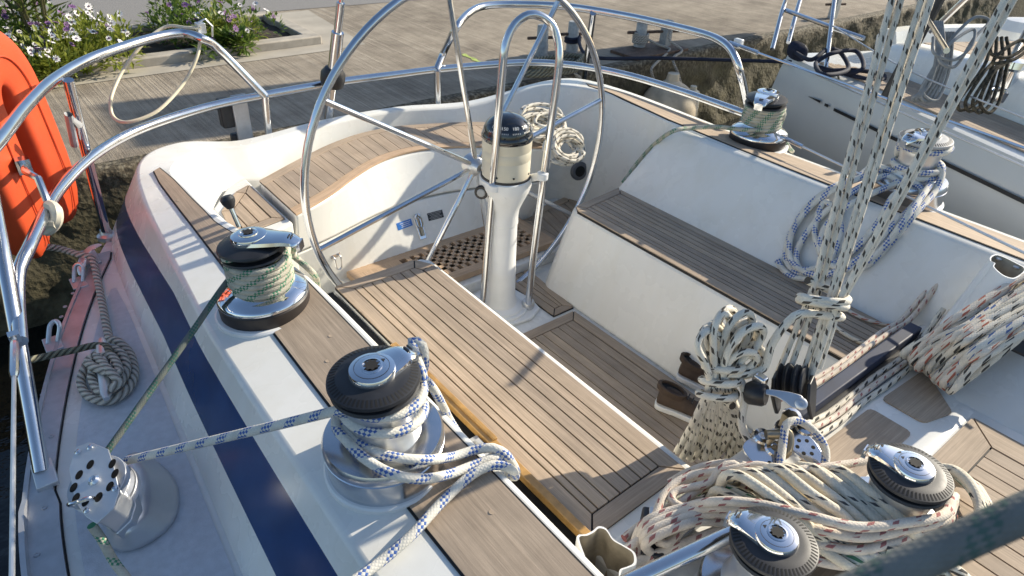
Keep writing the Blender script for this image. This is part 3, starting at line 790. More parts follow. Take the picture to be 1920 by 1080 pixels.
# ---------------------------------------------------------------- stern rails
pp = thing('stern_rail', 'polished stainless stern rail curving round the back of the boat', 'railing', (1.88, 3.8, .35))
TR = .0225
def rail(name, pts, r=TR, parent=pp, m='steel', step=.03): mb = MB(); mb.tube(spline(pts, step), r, 12); return mk(name, mb, M[m], parent)
rail('upper_rail', [at(-120,420,z=1.2), at(-50,320,z=1.2), at(0,262,z=1.2), at(48,200,z=1.2), at(100,150,z=1.2), at(165,112,z=1.2), at(240,85,z=1.2), at(300,68,z=1.2), at(345,62,z=1.195), at(378,72,z=1.18), at(405,88,z=1.12), at(440,122,y=3.82), at(497,180,z=.84)])
rail('middle_rail', [at(38,640,z=.70), at(33,560,z=.74), at(36,505,z=.80), at(52,470,z=.83), at(70,430,z=.84), at(108,360,z=.84), at(165,300,z=.84), at(230,257,z=.84), at(300,228,z=.84), at(400,198,z=.84), at(497,178,z=.84), at(640,153,z=.84), at(740,140,z=.84), at(820,130,z=.84), at(920,121,z=.84), at(1000,117,z=.84), at(1090,124,z=.84), at(1180,142,z=.84), at(1280,172,z=.84), at(1395,212,z=.84)])
rail('upper_rail', [at(818,132,z=.84), at(832,98,y=3.78), at(852,58,z=1.12), at(875,28,z=1.18), at(905,12,z=1.2), at(960,8,z=1.2), at(1060,12,z=1.2), at(1180,31,z=1.2), at(1310,61,z=1.2), at(1350,76,z=1.195), at(1372,96,z=1.16), at(1386,130,z=1.08), at(1405,215,z=.76), at(1432,330,z=.43)])
for a, b in (((128,150,1.19), (200,440,.36)), ((497,180,.84), (512,330,.37)), ((820,132,.84), (822,260,.37)), ((1112,24,1.19), (1090,190,.40))):
    p = rail('post', [at(a[0],a[1],z=a[2]), at(b[0],b[1],z=b[2])], .021)
rail('post', [at(-60,130,z=1.2), at(0,448,z=.90), at(78,884,z=.36)], .024)
mb = MB(); p = at(200,440,z=.36); mb.lathe([(.045, -.02), (.045, 0), (.03, .01), (.024, .03)], 20, Matrix.Translation(p)); mk('post_foot', mb, M['alu'], pp)
mb = MB(); p = at(84,890,z=.36); mb.box(p, (.06, .12, .02)); mk('post_foot', mb, M['alu'], pp, bevel=.004)
# rolled end plates where it meets the lifelines
mb = MB(); p = at(1372,80,z=1.19); mb.box(p+V((.02, -.03, .0)), (.03, .05, .05)); mk('end_clamp', mb, M['white'], pp, bevel=.006)
mb = MB(); mb.tube([at(148,235,z=1.0), at(128,214,z=1.07), at(140,272,z=.9)], .016, 8); mk('outboard_bracket', mb, M['alud'], pp)
# lifeline with turnbuckle, forward from the near end of the rail
ll = thing('lifeline', 'thin wire lifeline with a turnbuckle running forward from the near rail post', 'wire', tuple(at(26,620,z=.74)))
a, b = at(27,628,z=.74), at(20,1300,z=.78)
mb = MB(); mb.tube([a, b], .006, 8); mk('wire', mb, M['alu'], ll)
mb = MB(); mb.tube([a.lerp(b, .03), a.lerp(b, .05), a.lerp(b, .17), a.lerp(b, .19)], lambda t: .013 if .2 < t < .8 else .009, 10); mb.box(a.lerp(b, .01), (.03, .03, .03)); mk('turnbuckle', mb, M['steel'], ll)
l2 = thing('lifeline', 'thin wire lifeline with turnbuckle running forward outside the far coaming', 'wire', tuple(at(1470,250,z=.8)))
a, b = at(1400,225,z=.84), at(2100,560,z=.84)
mb = MB(); mb.tube([a, b], .006, 8); mk('wire', mb, M['alu'], l2)
mb = MB(); mb.tube([a.lerp(b, .14), a.lerp(b, .22)], .012, 10); mk('turnbuckle', mb, M['steel'], l2)
l3 = at(1368,80,z=1.19)
mb = MB(); mb.tube([l3, l3+(at(1480,120,z=1.19)-l3)*.5], .012, 10); mb.tube([l3, l3+(at(1480,120,z=1.19)-l3)*5], .006, 8); mk('upper_lifeline', mb, M['steel'], None, 'wire lifeline with white fork end leaving the bend of the far stern rail', 'wire')
# backstay with its adjuster
bs = thing('backstay', 'stainless backstay rod with adjuster rising from the stern behind the wheel', 'backstay', tuple(at(620,160,y=3.85)))
a, b = at(615,230,y=3.82), at(646,-60,y=3.6)
mb = MB(); mb.tube([a, a.lerp(b, .35)], .026, 12); mb.tube([a.lerp(b, .35), a.lerp(b, .62)], .034, 14); mb.tube([a.lerp(b, .62), a.lerp(b, .80)], .022, 12); mb.tube([a.lerp(b, .80), b+(b-a)*6], .012, 10); mk('rod', mb, M['steel'], bs)
mb = MB(); mb.lathe([(.03, -.06), (.065, -.05), (.07, -.02), (.07, .02), (.05, .05), (.03, .055)], 24, frame(a.lerp(b, .33), b-a)); mk('adjuster_body', mb, M['black'], bs)
# two part backstay leg seen through the wheel is the wheel's own spoke; outboard bracket on the stern
br_ = thing('outboard_bracket', 'dark grey plastic and steel bracket hanging from the stern rail', 'bracket', tuple(at(450,220,y=3.85)))
a = at(447,222,y=3.83); 
mb = MB(); mb.box(a+V((.02, .0, -.01)), (.085, .022, .28)); mk('plate', mb, M['alud'], br_, bevel=.006)
mb = MB(); mb.box(a+V((-.05, .04, .03)), (.07, .07, .16)); mb.box(a+V((.0, .03, -.12)), (.10, .05, .06)); mk('clamp', mb, M['rub'], br_, bevel=.012)
# ---------------------------------------------------------------- lifebuoy
lb = thing('lifebuoy', 'orange horseshoe lifebuoy hanging outside the near stern rail', 'lifebuoy', tuple(at(60,400,z=.6)))
u = (at(112,300,z=.80)-at(20,330,z=.80)); c0 = at(28,292,d=2.95)
ux = V((.50, .86, 0)).normalized(); uz = V((-.05, -.06, 1)).normalized(); un = ux.cross(uz)
cpts = []
W_, H_ = .165, .22
for a in range(0, 181, 12): cpts.append((W_*math.cos(R(a)), H_+.20*math.sin(R(a))))
cpts = [(W_*.82, -.42), (W_*.95, -.36), (W_*1.05, -.2), (W_*1.05, 0)]+cpts+[(-W_*1.05, 0), (-W_*1.05, -.2), (-W_*.95, -.36), (-W_*.82, -.42)]
rs = []; n = len(cpts)
for i, (x, z) in enumerate(cpts):
    a = cpts[max(0, i-1)]; b = cpts[min(n-1, i+1)]; tx, tz = b[0]-a[0], b[1]-a[1]; l = math.hypot(tx, tz); nx_, nz_ = tz/l, -tx/l
    e = min(i, n-1-i); sh = (.35, .8, 1)[min(2, e)]
    ring = []
    for k in range(16):
        th = 2*math.pi*k/16; cw = math.copysign(abs(math.cos(th))**.4, math.cos(th))*.125*sh; cd = math.copysign(abs(math.sin(th))**.4, math.sin(th))*.085*sh
        ring.append(c0 + ux*(x+nx_*cw) + uz*(z+nz_*cw) + un*cd)
    rs.append(ring)
mb = MB(); mb.rings(rs); mk('float', mb, M['orange'], lb, sub=1)
for s_ in (-1, 1):
    mb = MB(); mb.tube(spline([rs[i][4 if s_ > 0 else 12]*1.0+un*(s_*.004) for i in range(1, n-1)], .03), .0035, 6); mk('seam', mb, M['orange'], lb)
mb = MB(); p = at(45,312,d=2.72); mb.tube([at(43,306,d=2.85), at(48,322,d=2.70), at(72,335,d=2.68), at(88,375,d=2.66), at(93,392,d=2.66)], .014, 8); mb.box(at(44,310,d=2.80), (.05, .05, .06)); mk('bracket', mb, M['steel'], lb)
mb = MB(); mb.tube(spline([at(92,385,d=2.62), at(104,392,d=2.60), at(106,412,d=2.60), at(96,428,d=2.62), at(84,432,d=2.63), at(92,418,d=2.60), at(106,418,d=2.60)], .01), .022, 8); mk('lashing', mb, M['cream'], lb)

# ---------------------------------------------------------------- deck fittings, near side
dz = .345
c_ = at(265, 960, z=dz)
tb = thing('turning_block', 'big grey turning block with a perforated cheek plate standing on the near side deck', 'block', tuple(c_))
mb = MB(); bp = [at(*q, z=dz) for q in ((195,1005),(200,1030),(225,1042),(262,1036),(318,1002),(340,965),(341,915),(322,885),(270,848),(235,846))]
tp = [at(*q, z=dz+.105) for q in ((200,960),(205,985),(225,994),(240,992),(262,966),(268,940),(268,900),(262,872),(245,852),(230,846))]
cen = sum(bp, V())/len(bp)
mb.rings([[p+(p-cen)*.02 for p in bp], [p+V((0, 0, .012)) for p in bp], [p.lerp(q, .35)+V((0, 0, .0)) for p, q in zip(bp, tp)], [p.lerp(q, .8) for p, q in zip(bp, tp)], tp])
mk('base', mb, M['alu'], tb, sharp=50, sub=1)
pl = [at(*q, z=dz+.215) for q in ((180,838),(215,852),(222,882),(226,922),(210,950),(170,975),(150,962),(132,935),(130,880),(150,845))]
pcn = sum(pl, V())/len(pl); nrm = V((-.32, -.15, 1)).normalized()
Fp = frame(pcn, nrm, RT); Fi = Fp.inverted()
out2 = [(Fi @ p) for p in pl]; out2 = [(p.x, p.y) for p in out2]
if area(out2) < 0: out2 = out2[::-1]
mb = MB(); mb.prism(out2, -.004, .004, Fp); ck = mk('cheek_plate', mb, M['alu'], tb, bevel=.002)
mb = MB()
for k in range(10):
    a = 2*math.pi*k/10+.3
    if k in (2, ): continue
    mb.lathe([(.0125, .0046), (0, .0046)], 16, Fp @ Matrix.Translation((.056*math.cos(a), .060*math.sin(a), 0)) @ Matrix.Diagonal((.8, 1.15, 1, 1)))
mk('cheek_hole', mb, M['void'], ck)
mb = MB(); mb.lathe([(.016, .004), (.016, .009), (.010, .016), (0, .018)], 18, Fp); mk('bolt', mb, M['steel'], ck)
for q in out2[::3]:
    mb = MB(); mb.lathe([(.0085, .004), (.008, .009), (.004, .012), (0, .012)], 14, Fp @ Matrix.Translation((q[0]*.84, q[1]*.84, 0))); mk('bolt', mb, M['steel'], ck)
mb = MB()
for k, (z0, z1, s_) in enumerate(((-.006, -.030, .90), (-.034, -.060, .86), (-.064, -.088, .90))):
    mb.lathe([(.088*s_, z1), (.090*s_, z1+.002), (.072*s_, (z0+z1)/2), (.090*s_, z0-.002), (.088*s_, z0)], 40, Fp)
mk('sheave', mb, M['alud'], tb)
mb = MB(); hull_ = [(p[0]*.99, p[1]*.99) for p in out2]
lo = [p for p in hull_]
mb.prism([p for p in inset(out2, [.004]*len(out2))], -.13, -.09, Fp); 
half_ = [q for q in inset(out2, [.006]*len(out2)) if q[1] < .035]
mb.prism(half_, -.092, -.0045, Fp) if len(half_) > 2 else None
mk('shell', mb, M['alu'], tb, bevel=.004)
mb = MB(); mb.tube(spline([Fp @ V(q) for q in ((.02, -.052, .004), (.022, -.06, .025), (-.005, -.075, .034), (-.03, -.075, .025), (-.03, -.07, .005))], .006), .006, 8); mk('shackle', mb, M['steel'], tb)
# cleat with its mooring rope
cz = .345
cl = thing('deck_cleat', 'pale aluminium horn cleat on the near side deck, wrapped in white mooring rope', 'cleat', tuple(at(198,690,z=cz)))
a, b = at(190,636,z=cz+.06), at(200,748,z=cz+.06)
mb = MB(); dv = (b-a).normalized(); sd_ = dv.cross(V((0, 0, 1)))
mb.rings([[p + sd_*(w*math.cos(t))+V((0, 0, 1))*(h*math.sin(t)) for t in [2*math.pi*k/10 for k in range(10)]] for p, w, h in ((a, .010, .008), (a.lerp(b, .08), .020, .013), (a.lerp(b, .3), .022, .02), (a.lerp(b, .7), .022, .02), (a.lerp(b, .92), .020, .013), (b, .010, .008))])
mb.lathe([(.03, -.06), (.022, -.03), (.02, 0)], 14, Matrix.Translation(a.lerp(b, .5))); mk('horn', mb, M['alu'], cl)
mb = MB(); mb.lathe([(.045, 0), (.045, .006), (.03, .012)], 20, Matrix.Translation(at(198,690,z=cz))); mk('foot', mb, M['alu'], cl)
# fairlead and eyes on the toe rail
fl = thing('fairlead', 'aluminium mooring fairlead on the toe rail under the near stern rail post', 'fairlead', tuple(at(158,485,z=.355)))
mb = MB(); c0 = at(156,488,z=.36); 
mb.rings([[at(px+dx, py+dy, z=.355+h) for dx, dy in ((-12,0),(0,-5),(12,0),(0,6))] for px, py, h in ((152,518,0),(152,498,.03),(156,480,.045),(170,462,.05),(190,458,.05))], mi=0); mk('horn', mb, M['alu'], fl, sub=1)
mb = MB(); mb.box(c0+V((.03, .02, -.005)), (.07, .16, .012)); mk('foot', mb, M['alud'], fl, bevel=.003)
for lab, pts in (('small steel eye bolted on the toe rail next to the mooring fairlead', ((139,530),(140,500),(148,495),(156,500),(156,528))), ('small steel eye bolted on the toe rail beside the wrapped deck cleat', ((90,645),(94,610),(104,602),(112,612),(108,640)))):
    e = thing('deck_eye', lab, 'eye', tuple(at(*pts[0], z=.354)), 'eyes along the near toe rail')
    mb = MB(); mb.tube(spline([at(p[0], p[1], z=.354+h) for p, h in zip(pts, (0, .05, .058, .05, 0))], .008), .009, 10); mk('bow', mb, M['alu'], e)
    mb = MB(); p = at((pts[0][0]+pts[-1][0])/2, pts[0][1], z=.354); mb.box(p, (.06, .10, .008)); mk('plate', mb, M['alu'], e, bevel=.002)
nv = thing('drain_fitting', 'small round steel fitting on the navy stripe of the near coaming', 'fitting', tuple(at(262,503,z=.50)))
mb = MB(); mb.lathe([(.022, -.02), (.022, .006), (.017, .010), (.015, .004), (0, .004)], 24, frame(at(260,503,x=.40), (-1, -.05, .55))); mk('rim', mb, M['alu'], nv)
# engine lever
el = thing('throttle_lever', 'chrome engine lever with a black knob behind the near stern winch', 'lever', tuple(at(440,420,z=.62)))
a, b = at(448,425,d=2.62), at(428,378,d=2.58)
mb = MB(); mb.tube([a, a.lerp(b, .8)], .009, 10); mk('stem', mb, M['steel'], el)
mb = MB(); mb.lathe([(.0, -.004), (.014, 0), (.025, .022), (.027, .036), (.02, .048), (0, .052)], 20, frame(a.lerp(b, .74), b-a)); mk('knob', mb, M['rub'], el)
# ---------------------------------------------------------------- ropes
RM = {
 'blue': ropemat('white line with blue flecks', (.74,.71,.63), (.02,.10,.38), 3.4, .42, 'check', .1),
 'green': ropemat('cream line with green flecks', (.55,.52,.42), (.03,.20,.11), 3.0, .4, 'check', .18),
 'green_shaded': ropemat('grey green line', (.17,.19,.17), (.03,.12,.09), 5.0, .5, 'check', .2),  # green line with the shade on its lead put into a darker, greyer base
 'main': ropemat('mainsheet with black dashes', (.82,.76,.64), (.03,.024,.02), 2.6, .30, 'dash', .1),
 'black': ropemat('halyard with black dashes', (.76,.71,.60), (.015,.015,.018), 3.2, .4, 'dash', .1),
 'red': ropemat('white line with red flecks', (.76,.67,.56), (.26,.04,.05), 2.6, .26, 'dash', .14, fs=.8),
 'salmon': ropemat('halyard with faded red flecks', (.76,.68,.57), (.40,.10,.06), 3.0, .48, 'dash', .1),
 'blued': ropemat('halyard with blue dashes', (.76,.71,.61), (.03,.10,.30), 3.0, .38, 'dash', .1),
 'cream': ropemat('cream braided line', (.80,.72,.57), (.03,.03,.04), 4.4, .12, 'dash', .12),
 'grbl': ropemat('white line with green and black flecks', (.62,.62,.52), (.02,.13,.06), 2.6, .45, 'dash', .1, second=(.02,.02,.02)),
 'near': ropemat('large grey green braid', (.21,.215,.20), (.03,.11,.085), 3.4, .3, 'check', .12, strands=16, gr=.12, fs=.6),
 'navyl': plain('navy rope', (.008,.012,.03), .8, var=.3, scale=30),
 'grey': ropemat('grey line', (.33,.34,.34), None, dirt=.15),
 'camo': ropemat('brown black line', (.10,.085,.06), (.012,.012,.012), 2.0, .5, 'check', .2),
 'laid': laidmat('laid white rope', (.58,.54,.47)),
 'laidd': laidmat('laid weathered rope', (.24,.23,.17)),
 'hose': plain('cream plastic tube', (.66,.60,.44), .4, var=.08),
}
def rope(name, pts, r, m, label=None, cat='rope', group=None, parent=None, step=.015, n=10, closed=False):
    mb = MB(); mb.tube(spline(pts, step, closed), r, n, closed=closed)
    return mk(name, mb, RM[m], parent, label, cat if parent is None else None, None, group, sharp=60)
def wrap(c, r, z0, z1, a0, turns, sq=1.0, per=14):
    k = max(2, int(abs(turns)*per))
    return [c+V((r*math.cos(R(a0)+2*math.pi*turns*i/k), r*math.sin(R(a0)+2*math.pi*turns*i/k), z0+(z1-z0)*i/k)) for i in range(k+1)]
def ang(c, p): return math.degrees(math.atan2(p.y-c.y, p.x-c.x))
cA, cB, cC, cD = (o.location.copy() for o in (wA, wB, wC, wD))
Z = .735
# blue sheet on the near big winch: lead, turns, two loose bights over the coaming edge, tail
lead = at(245, 862, z=dz+.19)
e = cB+V((.100*math.cos(R(188)), .100*math.sin(R(188)), .246))
pts = [lead+(lead-e)*.02, lead.lerp(e, .25), lead.lerp(e, .5), lead.lerp(e, .75)]
pts += wrap(cB, .100, .250, .225, 192, .75)+wrap(cB, .101, .21, .150, 192+320, .95)
pts += [at(652,815,z=.865), at(690,842,z=.856), at(745,858,z=.850), at(800,862,z=.825), at(850,856,z=.765), at(890,844,z=Z+.025), at(925,840,z=Z+.035), at(948,852,z=Z+.02), at(962,872,z=.70), at(968,885,z=.62), at(960,880,z=.56), at(952,872,z=.63), at(950,866,z=.72), at(930,858,z=Z+.018), at(890,872,z=Z+.016), at(840,890,z=.77), at(790,898,z=.82), at(740,890,z=.848), at(690,864,z=.856), at(650,826,z=.87), at(630,790,z=.87)]
a1 = ang(cB, pts[-1]); pts += wrap(cB, .101, .19, .265, a1-25, -.42)[1:]
pts += [at(772,640,z=1.03), at(792,648,z=1.02), at(796,680,z=.97), at(792,705,z=.92), at(812,728,z=.85), at(832,765,z=.76), at(845,790,z=.66), at(880,840,z=.60), at(940,885,z=.60), at(966,893,z=.69), at(955,878,z=Z+.015), at(925,872,z=Z+.03), at(885,890,z=Z+.022), at(830,940,z=Z+.005), at(770,1005,z=Z-.005), at(715,1052,z=Z-.02), at(660,1092,z=.715), at(560,1160,z=.71)]
rope('jib_sheet', pts, .0126, 'blue', 'white sheet with blue flecks wrapped round the large near winch, its tail crossing the teak')
# green flecked sheet on the near stern winch
e = at(430, 520, z=.83)
pts = wrap(cA, .097, .108, .205, 190, 5.3, per=18)
a1 = ang(cA, pts[-1]); pts += wrap(cA, .098, .222, .234, a1+30, .62)
pts += [at(520,455,z=.945), at(548,447,z=.94), at(552,462,z=.90), at(548,476,z=.82), at(560,488,z=.76), at(580,505,z=.752), at(592,520,z=.70), at(596,540,z=.60)]
rope('spinnaker_sheet', pts, .0118, 'green', 'cream line with green flecks wound round the small near winch')
lead2 = at(207, 838, z=dz+.19)
b0 = at(432, 522, z=.84)
rope('control_line', [lead2+(lead2-b0)*.04, lead2.lerp(b0, .33), lead2.lerp(b0, .66), b0, at(460,520,z=.835)], .0105, 'green_shaded', 'green line, shade put into its dark grey colour, running from the turning block up to the small near winch')
rope('control_line', [at(172,985,z=dz+.15), at(190,1010,z=dz+.10), at(212,1050,z=dz+.05), at(240,1088,z=dz+.03), at(300,1180,z=dz+.03)], .0125, 'green', 'green flecked line leaving the underside of the turning block toward the picture bottom')
# mooring ropes
cc = at(198, 692, z=.40)
pts = [at(70,462,z=.45), at(110,466,z=.40), at(150,478,z=.40), at(172,484,z=.395), at(182,520,z=.375), at(193,575,z=.37), at(206,635,z=.372), at(222,640,z=.38), at(245,665,z=.37), at(252,705,z=.37), at(235,735,z=.37), at(200,752,z=.37), at(165,742,z=.37), at(152,715,z=.37), at(165,680,z=.38), at(195,655,z=.40), at(225,660,z=.40), at(238,690,z=.395), at(222,722,z=.39), at(190,735,z=.39), at(172,705,z=.395), at(185,672,z=.41), at(210,668,z=.42), at(222,700,z=.43), at(180,690,z=.435), at(165,678,z=.43), at(178,668,z=.43), at(205,695,z=.44), at(222,718,z=.43), at(205,730,z=.42)]
rope('mooring_rope', pts, .0155, 'laid', 'white laid mooring rope from the fairlead, wrapped in figure eights on the deck cleat', step=.01)
rope('mooring_rope', [at(30,680,z=.44), at(52,676,z=.42), at(100,665,z=.40), at(145,655,z=.40), at(175,648,z=.40), at(200,650,z=.415), at(206,665,z=.42)], .0135, 'laidd', 'weathered greenish mooring rope crossing the toe rail to the deck cleat')
# cream plastic loop on the stern rail
rope('rescue_loop', [at(377,52,z=1.22), at(350,52,z=1.22), at(312,50,z=1.215), at(272,78,z=1.16), at(232,130,z=1.05), at(208,185,z=.95), at(212,218,z=.88), at(240,229,z=.87), at(295,208,z=.90), at(345,155,z=.99), at(370,105,z=1.10), at(377,62,z=1.19)], .0085, 'hose', 'cream plastic covered wire loop hanging from the near stern rail', 'loop')
mb = MB(); p = at(376,52,z=1.215); mb.box(p, (.04, .05, .05)); mb.tube([p+V((-.02, 0, .02)), p+V((.03, 0, .04)), p+V((.06, 0, .0)), p+V((.05, 0, -.05))], .006, 6); mk('shackle', mb, M['alu'], None, 'small grey shackle clamped on top of the near stern rail holding the cream loop', 'shackle', bevel=.004)
# black flecked coil on the stern seat
pts = []
random.seed(4)
c1, c2 = at(1018,236,z=.66), at(1052,276,z=.60)
for lp in range(13):
    ra, rb = random.uniform(.08, .165), random.uniform(.045, .10); o_ = V((random.uniform(-.05, .04), random.uniform(-.01, .05), random.uniform(-.04, .035))); tl = random.uniform(.5, .9); ph = random.uniform(-.3, .3)
    for k in range(9): tt = 2*math.pi*k/9; pts.append(c1+o_+V((ra*math.cos(tt+ph), rb*math.sin(tt+ph), tl*rb*math.sin(tt+ph)+.012*random.random())))
for lp in range(9):
    ra, rb = random.uniform(.05, .12), random.uniform(.04, .08); o_ = V((random.uniform(-.02, .05), random.uniform(-.07, .0), random.uniform(-.03, .02)))
    for k in range(8): tt = 2*math.pi*k/8; pts.append(c2+o_+V((ra*math.cos(tt), rb*math.sin(tt), .8*rb*math.sin(tt)+.01*random.random())))
pts += [at(1075,290,z=.55), at(1084,302,z=.50)]
rope('rope_coil', pts, .0105, 'main', 'coiled white rope with dark flecks lying on the far end of the stern seat', 'rope coil')
rope('rope_tail', [at(1040,352,z=.10), at(1060,348,z=.09), at(1088,348,z=.085), at(1102,358,z=.085), at(1106,372,z=.08)], .0105, 'green', 'short end of cream rope on the floor under the speaker vent')
# green line on the far stern winch
e = at(1366, 240, z=.89)
pts = [at(1168,342,z=.475), at(1195,305,z=.56), at(1225,272,z=.68), at(1262,246,z=.812), at(1300,240,z=.815), at(1345,238,z=.84), at(1392,243,z=.855)]
a1 = ang(cC, pts[-1]); pts += wrap(cC, .097, .108, .205, a1+60, 5.2, per=18)
a1 = ang(cC, pts[-1]); pts += [cC+V((.13*math.cos(R(a1+40)), .13*math.sin(R(a1+40)), .19)), at(1470,215,z=.93), at(1462,232,z=.87), at(1448,240,z=.84), at(1466,258,z=.80), at(1482,280,z=.72), at(1486,284,z=.70)]
rope('spinnaker_sheet', pts, .0115, 'green', 'green flecked line wound on the small far winch and led down the seat back')
# blue sheet on the far big winch with its coil hanging over the seat back
def on_back(px, py, off=.015):
    n = V((-.285, 0, .235)).normalized(); p0 = V((2.765, 0, .47))+n*off; r = at(px, py, d=1)-CAM; t = (p0-CAM).dot(n)/r.dot(n); return CAM+r*t
pts = wrap(cD, .100, .14, .19, 200, 1.7, per=16)
a1 = ang(cD, pts[-1]); pts += wrap(cD, .10, .255, .279, a1+20, .7)
pts = pts[::-1]
pts += [at(1640,312,z=.86), at(1608,332,z=.82), on_back(1560,352,.02), on_back(1510,392), on_back(1478,450), on_back(1475,490), on_back(1500,512,.02), on_back(1545,500,.03), on_back(1600,470,.03), on_back(1645,420,.03), on_back(1672,372,.03), at(1690,352,z=.86), at(1660,330,z=.86), on_back(1590,365,.03), on_back(1530,415,.03), on_back(1495,470,.03), on_back(1502,505,.04), on_back(1550,492,.05), on_back(1575,440,.04), on_back(1570,400,.03), on_back(1545,380,.03), on_back(1528,430,.03), on_back(1540,470,.045), on_back(1575,500,.04), on_back(1620,500,.03), on_back(1665,460,.02), on_back(1712,405,.025), at(1752,360,z=.86), at(1766,325,z=.92), at(1755,300,z=.96), at(1738,285,z=.97)]
rope('jib_sheet', pts, .0145, 'blue', 'blue flecked sheet on the large far winch, coil hanging over the seat back')
rope('rope_tail', [at(1650,322,z=.86), on_back(1585,345,.03), on_back(1522,385,.035), on_back(1484,440,.035), on_back(1486,492,.04), on_back(1535,516,.05), on_back(1600,492,.05), on_back(1668,430,.04), at(1730,362,z=.85), at(1700,340,z=.87), on_back(1600,380,.045), on_back(1548,425,.045), on_back(1540,480,.05), on_back(1590,505,.05), on_back(1650,470,.04), on_back(1705,400,.04), at(1745,345,z=.88)], .0145, 'blue', 'second layer of the blue flecked coil draped over the port coaming below the far winch')
rope('rope_tail', [on_back(1458,488,.02), on_back(1468,505,.02), on_back(1490,520,.02), on_back(1530,522,.03), on_back(1570,510,.03)], .0145, 'blue', 'frayed end of blue flecked sheet lying at the foot of the port seat back')
# lines lying on the port seat
rope('control_line', [at(1572,566,z=.47), at(1600,588,z=.465), at(1640,604,z=.465), at(1690,611,z=.465), at(1740,603,z=.48), at(1790,580,z=.56), at(1850,548,z=.64), at(1925,515,z=.70)], .0075, 'salmon', 'thin pink flecked line curving across the port seat up to the right')
rope('control_line', [at(1556,602,z=.47), at(1575,620,z=.465), at(1610,640,z=.463), at(1660,651,z=.463), at(1700,643,z=.475), at(1740,618,z=.52), at(1790,590,z=.57), at(1850,575,z=.62)], .0085, 'cream', 'cream line with a knotted end lying on the port seat beside the mainsheet')

# ---------------------------------------------------------------- mainsheet tackle
ms = thing('mainsheet', 'white mainsheet with black dashes rising from its block in three fanned sets of parts', 'mainsheet', tuple(at(1500,700,d=2.16)))
tops = [(1672,0,2.02),(1689,0,2.03),(1728,0,2.0),(1746,0,1.98),(1737,0,2.05),(1884,0,1.86),(1900,0,1.875)]
bots = [(1452,715,2.20),(1470,722,2.19),(1500,716,2.17),(1516,712,2.15),(1508,700,2.2),(1522,705,2.14),(1536,690,2.15)]
mids = [(1524,540,2.15),(1536,545,2.16),(1553,565,2.13),(1563,560,2.12),(1556,558,2.16),(1568,575,2.09),(1577,568,2.10)]
for t, m, b in zip(tops, mids, bots):
    T1 = at(t[0], t[1], d=t[2]); Mm = at(m[0], m[1], d=m[2]); B1 = at(b[0], b[1], d=b[2])
    up_ = (T1-Mm).normalized(); rope('part', [B1, B1.lerp(Mm, .5), Mm]+[Mm.lerp(T1, k/6) for k in range(1, 7)]+[T1+up_*.5, T1+up_*1.4], .0098, 'main', parent=ms)
kc = at(1541,573,d=2.11); kn = (at(1600,380,d=2.08)-at(1530,640,d=2.14)).normalized()
Fk = frame(kc, kn, RT); pts = []
for k in range(27):
    t = 2*math.pi*k/11; pts.append(Fk @ V((.068*math.cos(t), .055*math.sin(t), .016*math.sin(t*.41+.4)+.0035*k-.03)))
rope('hitch', pts[::-1]+[at(1500,588,d=2.07), at(1470,612,d=2.08), at(1445,650,d=2.10), at(1432,690,d=2.12), at(1392,702,d=2.12), at(1362,700,d=2.10)], .0128, 'main', parent=ms)
# coil of the mainsheet tail, hitched at its waist
mc = thing('mainsheet_coil', 'coil of black dashed mainsheet tied at the waist, flaring down into the cockpit', 'rope coil', tuple(at(1320,850,z=.1)))
random.seed(9)
for k in range(13):
    t = k/12; d_ = 2.07+.13*((k*5) % 13)/13
    A0 = at(1264+t*124+10*random.random(), 842+30*random.random()-16*abs(t-.4), d=2.40+.06*random.random()); A1 = at(1296+t*88+8*random.random(), 785, d=2.24+.06*t)
    W0 = at(1330+t*34, 722, d=2.13); B0 = at(1345+24*t, 722, d=2.19)
    th = R(112-86*t+12*(random.random()-.5)); ln = 78+44*math.sin(math.pi*min(1, t*1.15))+16*random.random(); hw = 15+9*random.random()
    ux_, uy_ = math.cos(th), -math.sin(th); nx2, ny2 = -uy_, ux_
    sag = 10*random.random()
    P_ = lambda l, w_: (1348+ux_*l+nx2*w_, 706+uy_*l+ny2*w_+sag*(l/110)**2)
    lp = [at(*P_(ln*.35, -hw*.8), d=d_-.01), at(*P_(ln*.75, -hw), d=d_-.03), at(*P_(ln, -hw*.3), d=d_-.02), at(*P_(ln*.98, hw*.6), d=d_+.015), at(*P_(ln*.7, hw), d=d_+.03), at(*P_(ln*.35, hw*.7), d=d_+.04)]
    rope('strand', [A0, A0.lerp(A1, .5)+V((.014*random.random(), 0, .01*random.random())), A1, W0]+lp+[B0, at(1354+t*36+8*random.random(),792,d=2.28), at(1284+t*108+30*random.random(),848+20*random.random(),d=2.47)], .0115, 'main', parent=mc)
wc = at(1350,716,d=2.14); Fw = frame(wc, at(1372,640,d=2.14)-at(1338,790,d=2.18), RT); pts = []
for k in range(38): t = 2*math.pi*k/12; pts.append(Fw @ V((.055*math.cos(t), .05*math.sin(t), .011*k/3-.07)))
rope('hitch', pts, .0122, 'main', parent=mc)
rope('strand', [at(1385,705,d=2.14), at(1398,740,d=2.12), at(1390,790,d=2.12), at(1402,825,d=2.12), at(1440,840,d=2.10)], .0122, 'main', parent=mc)
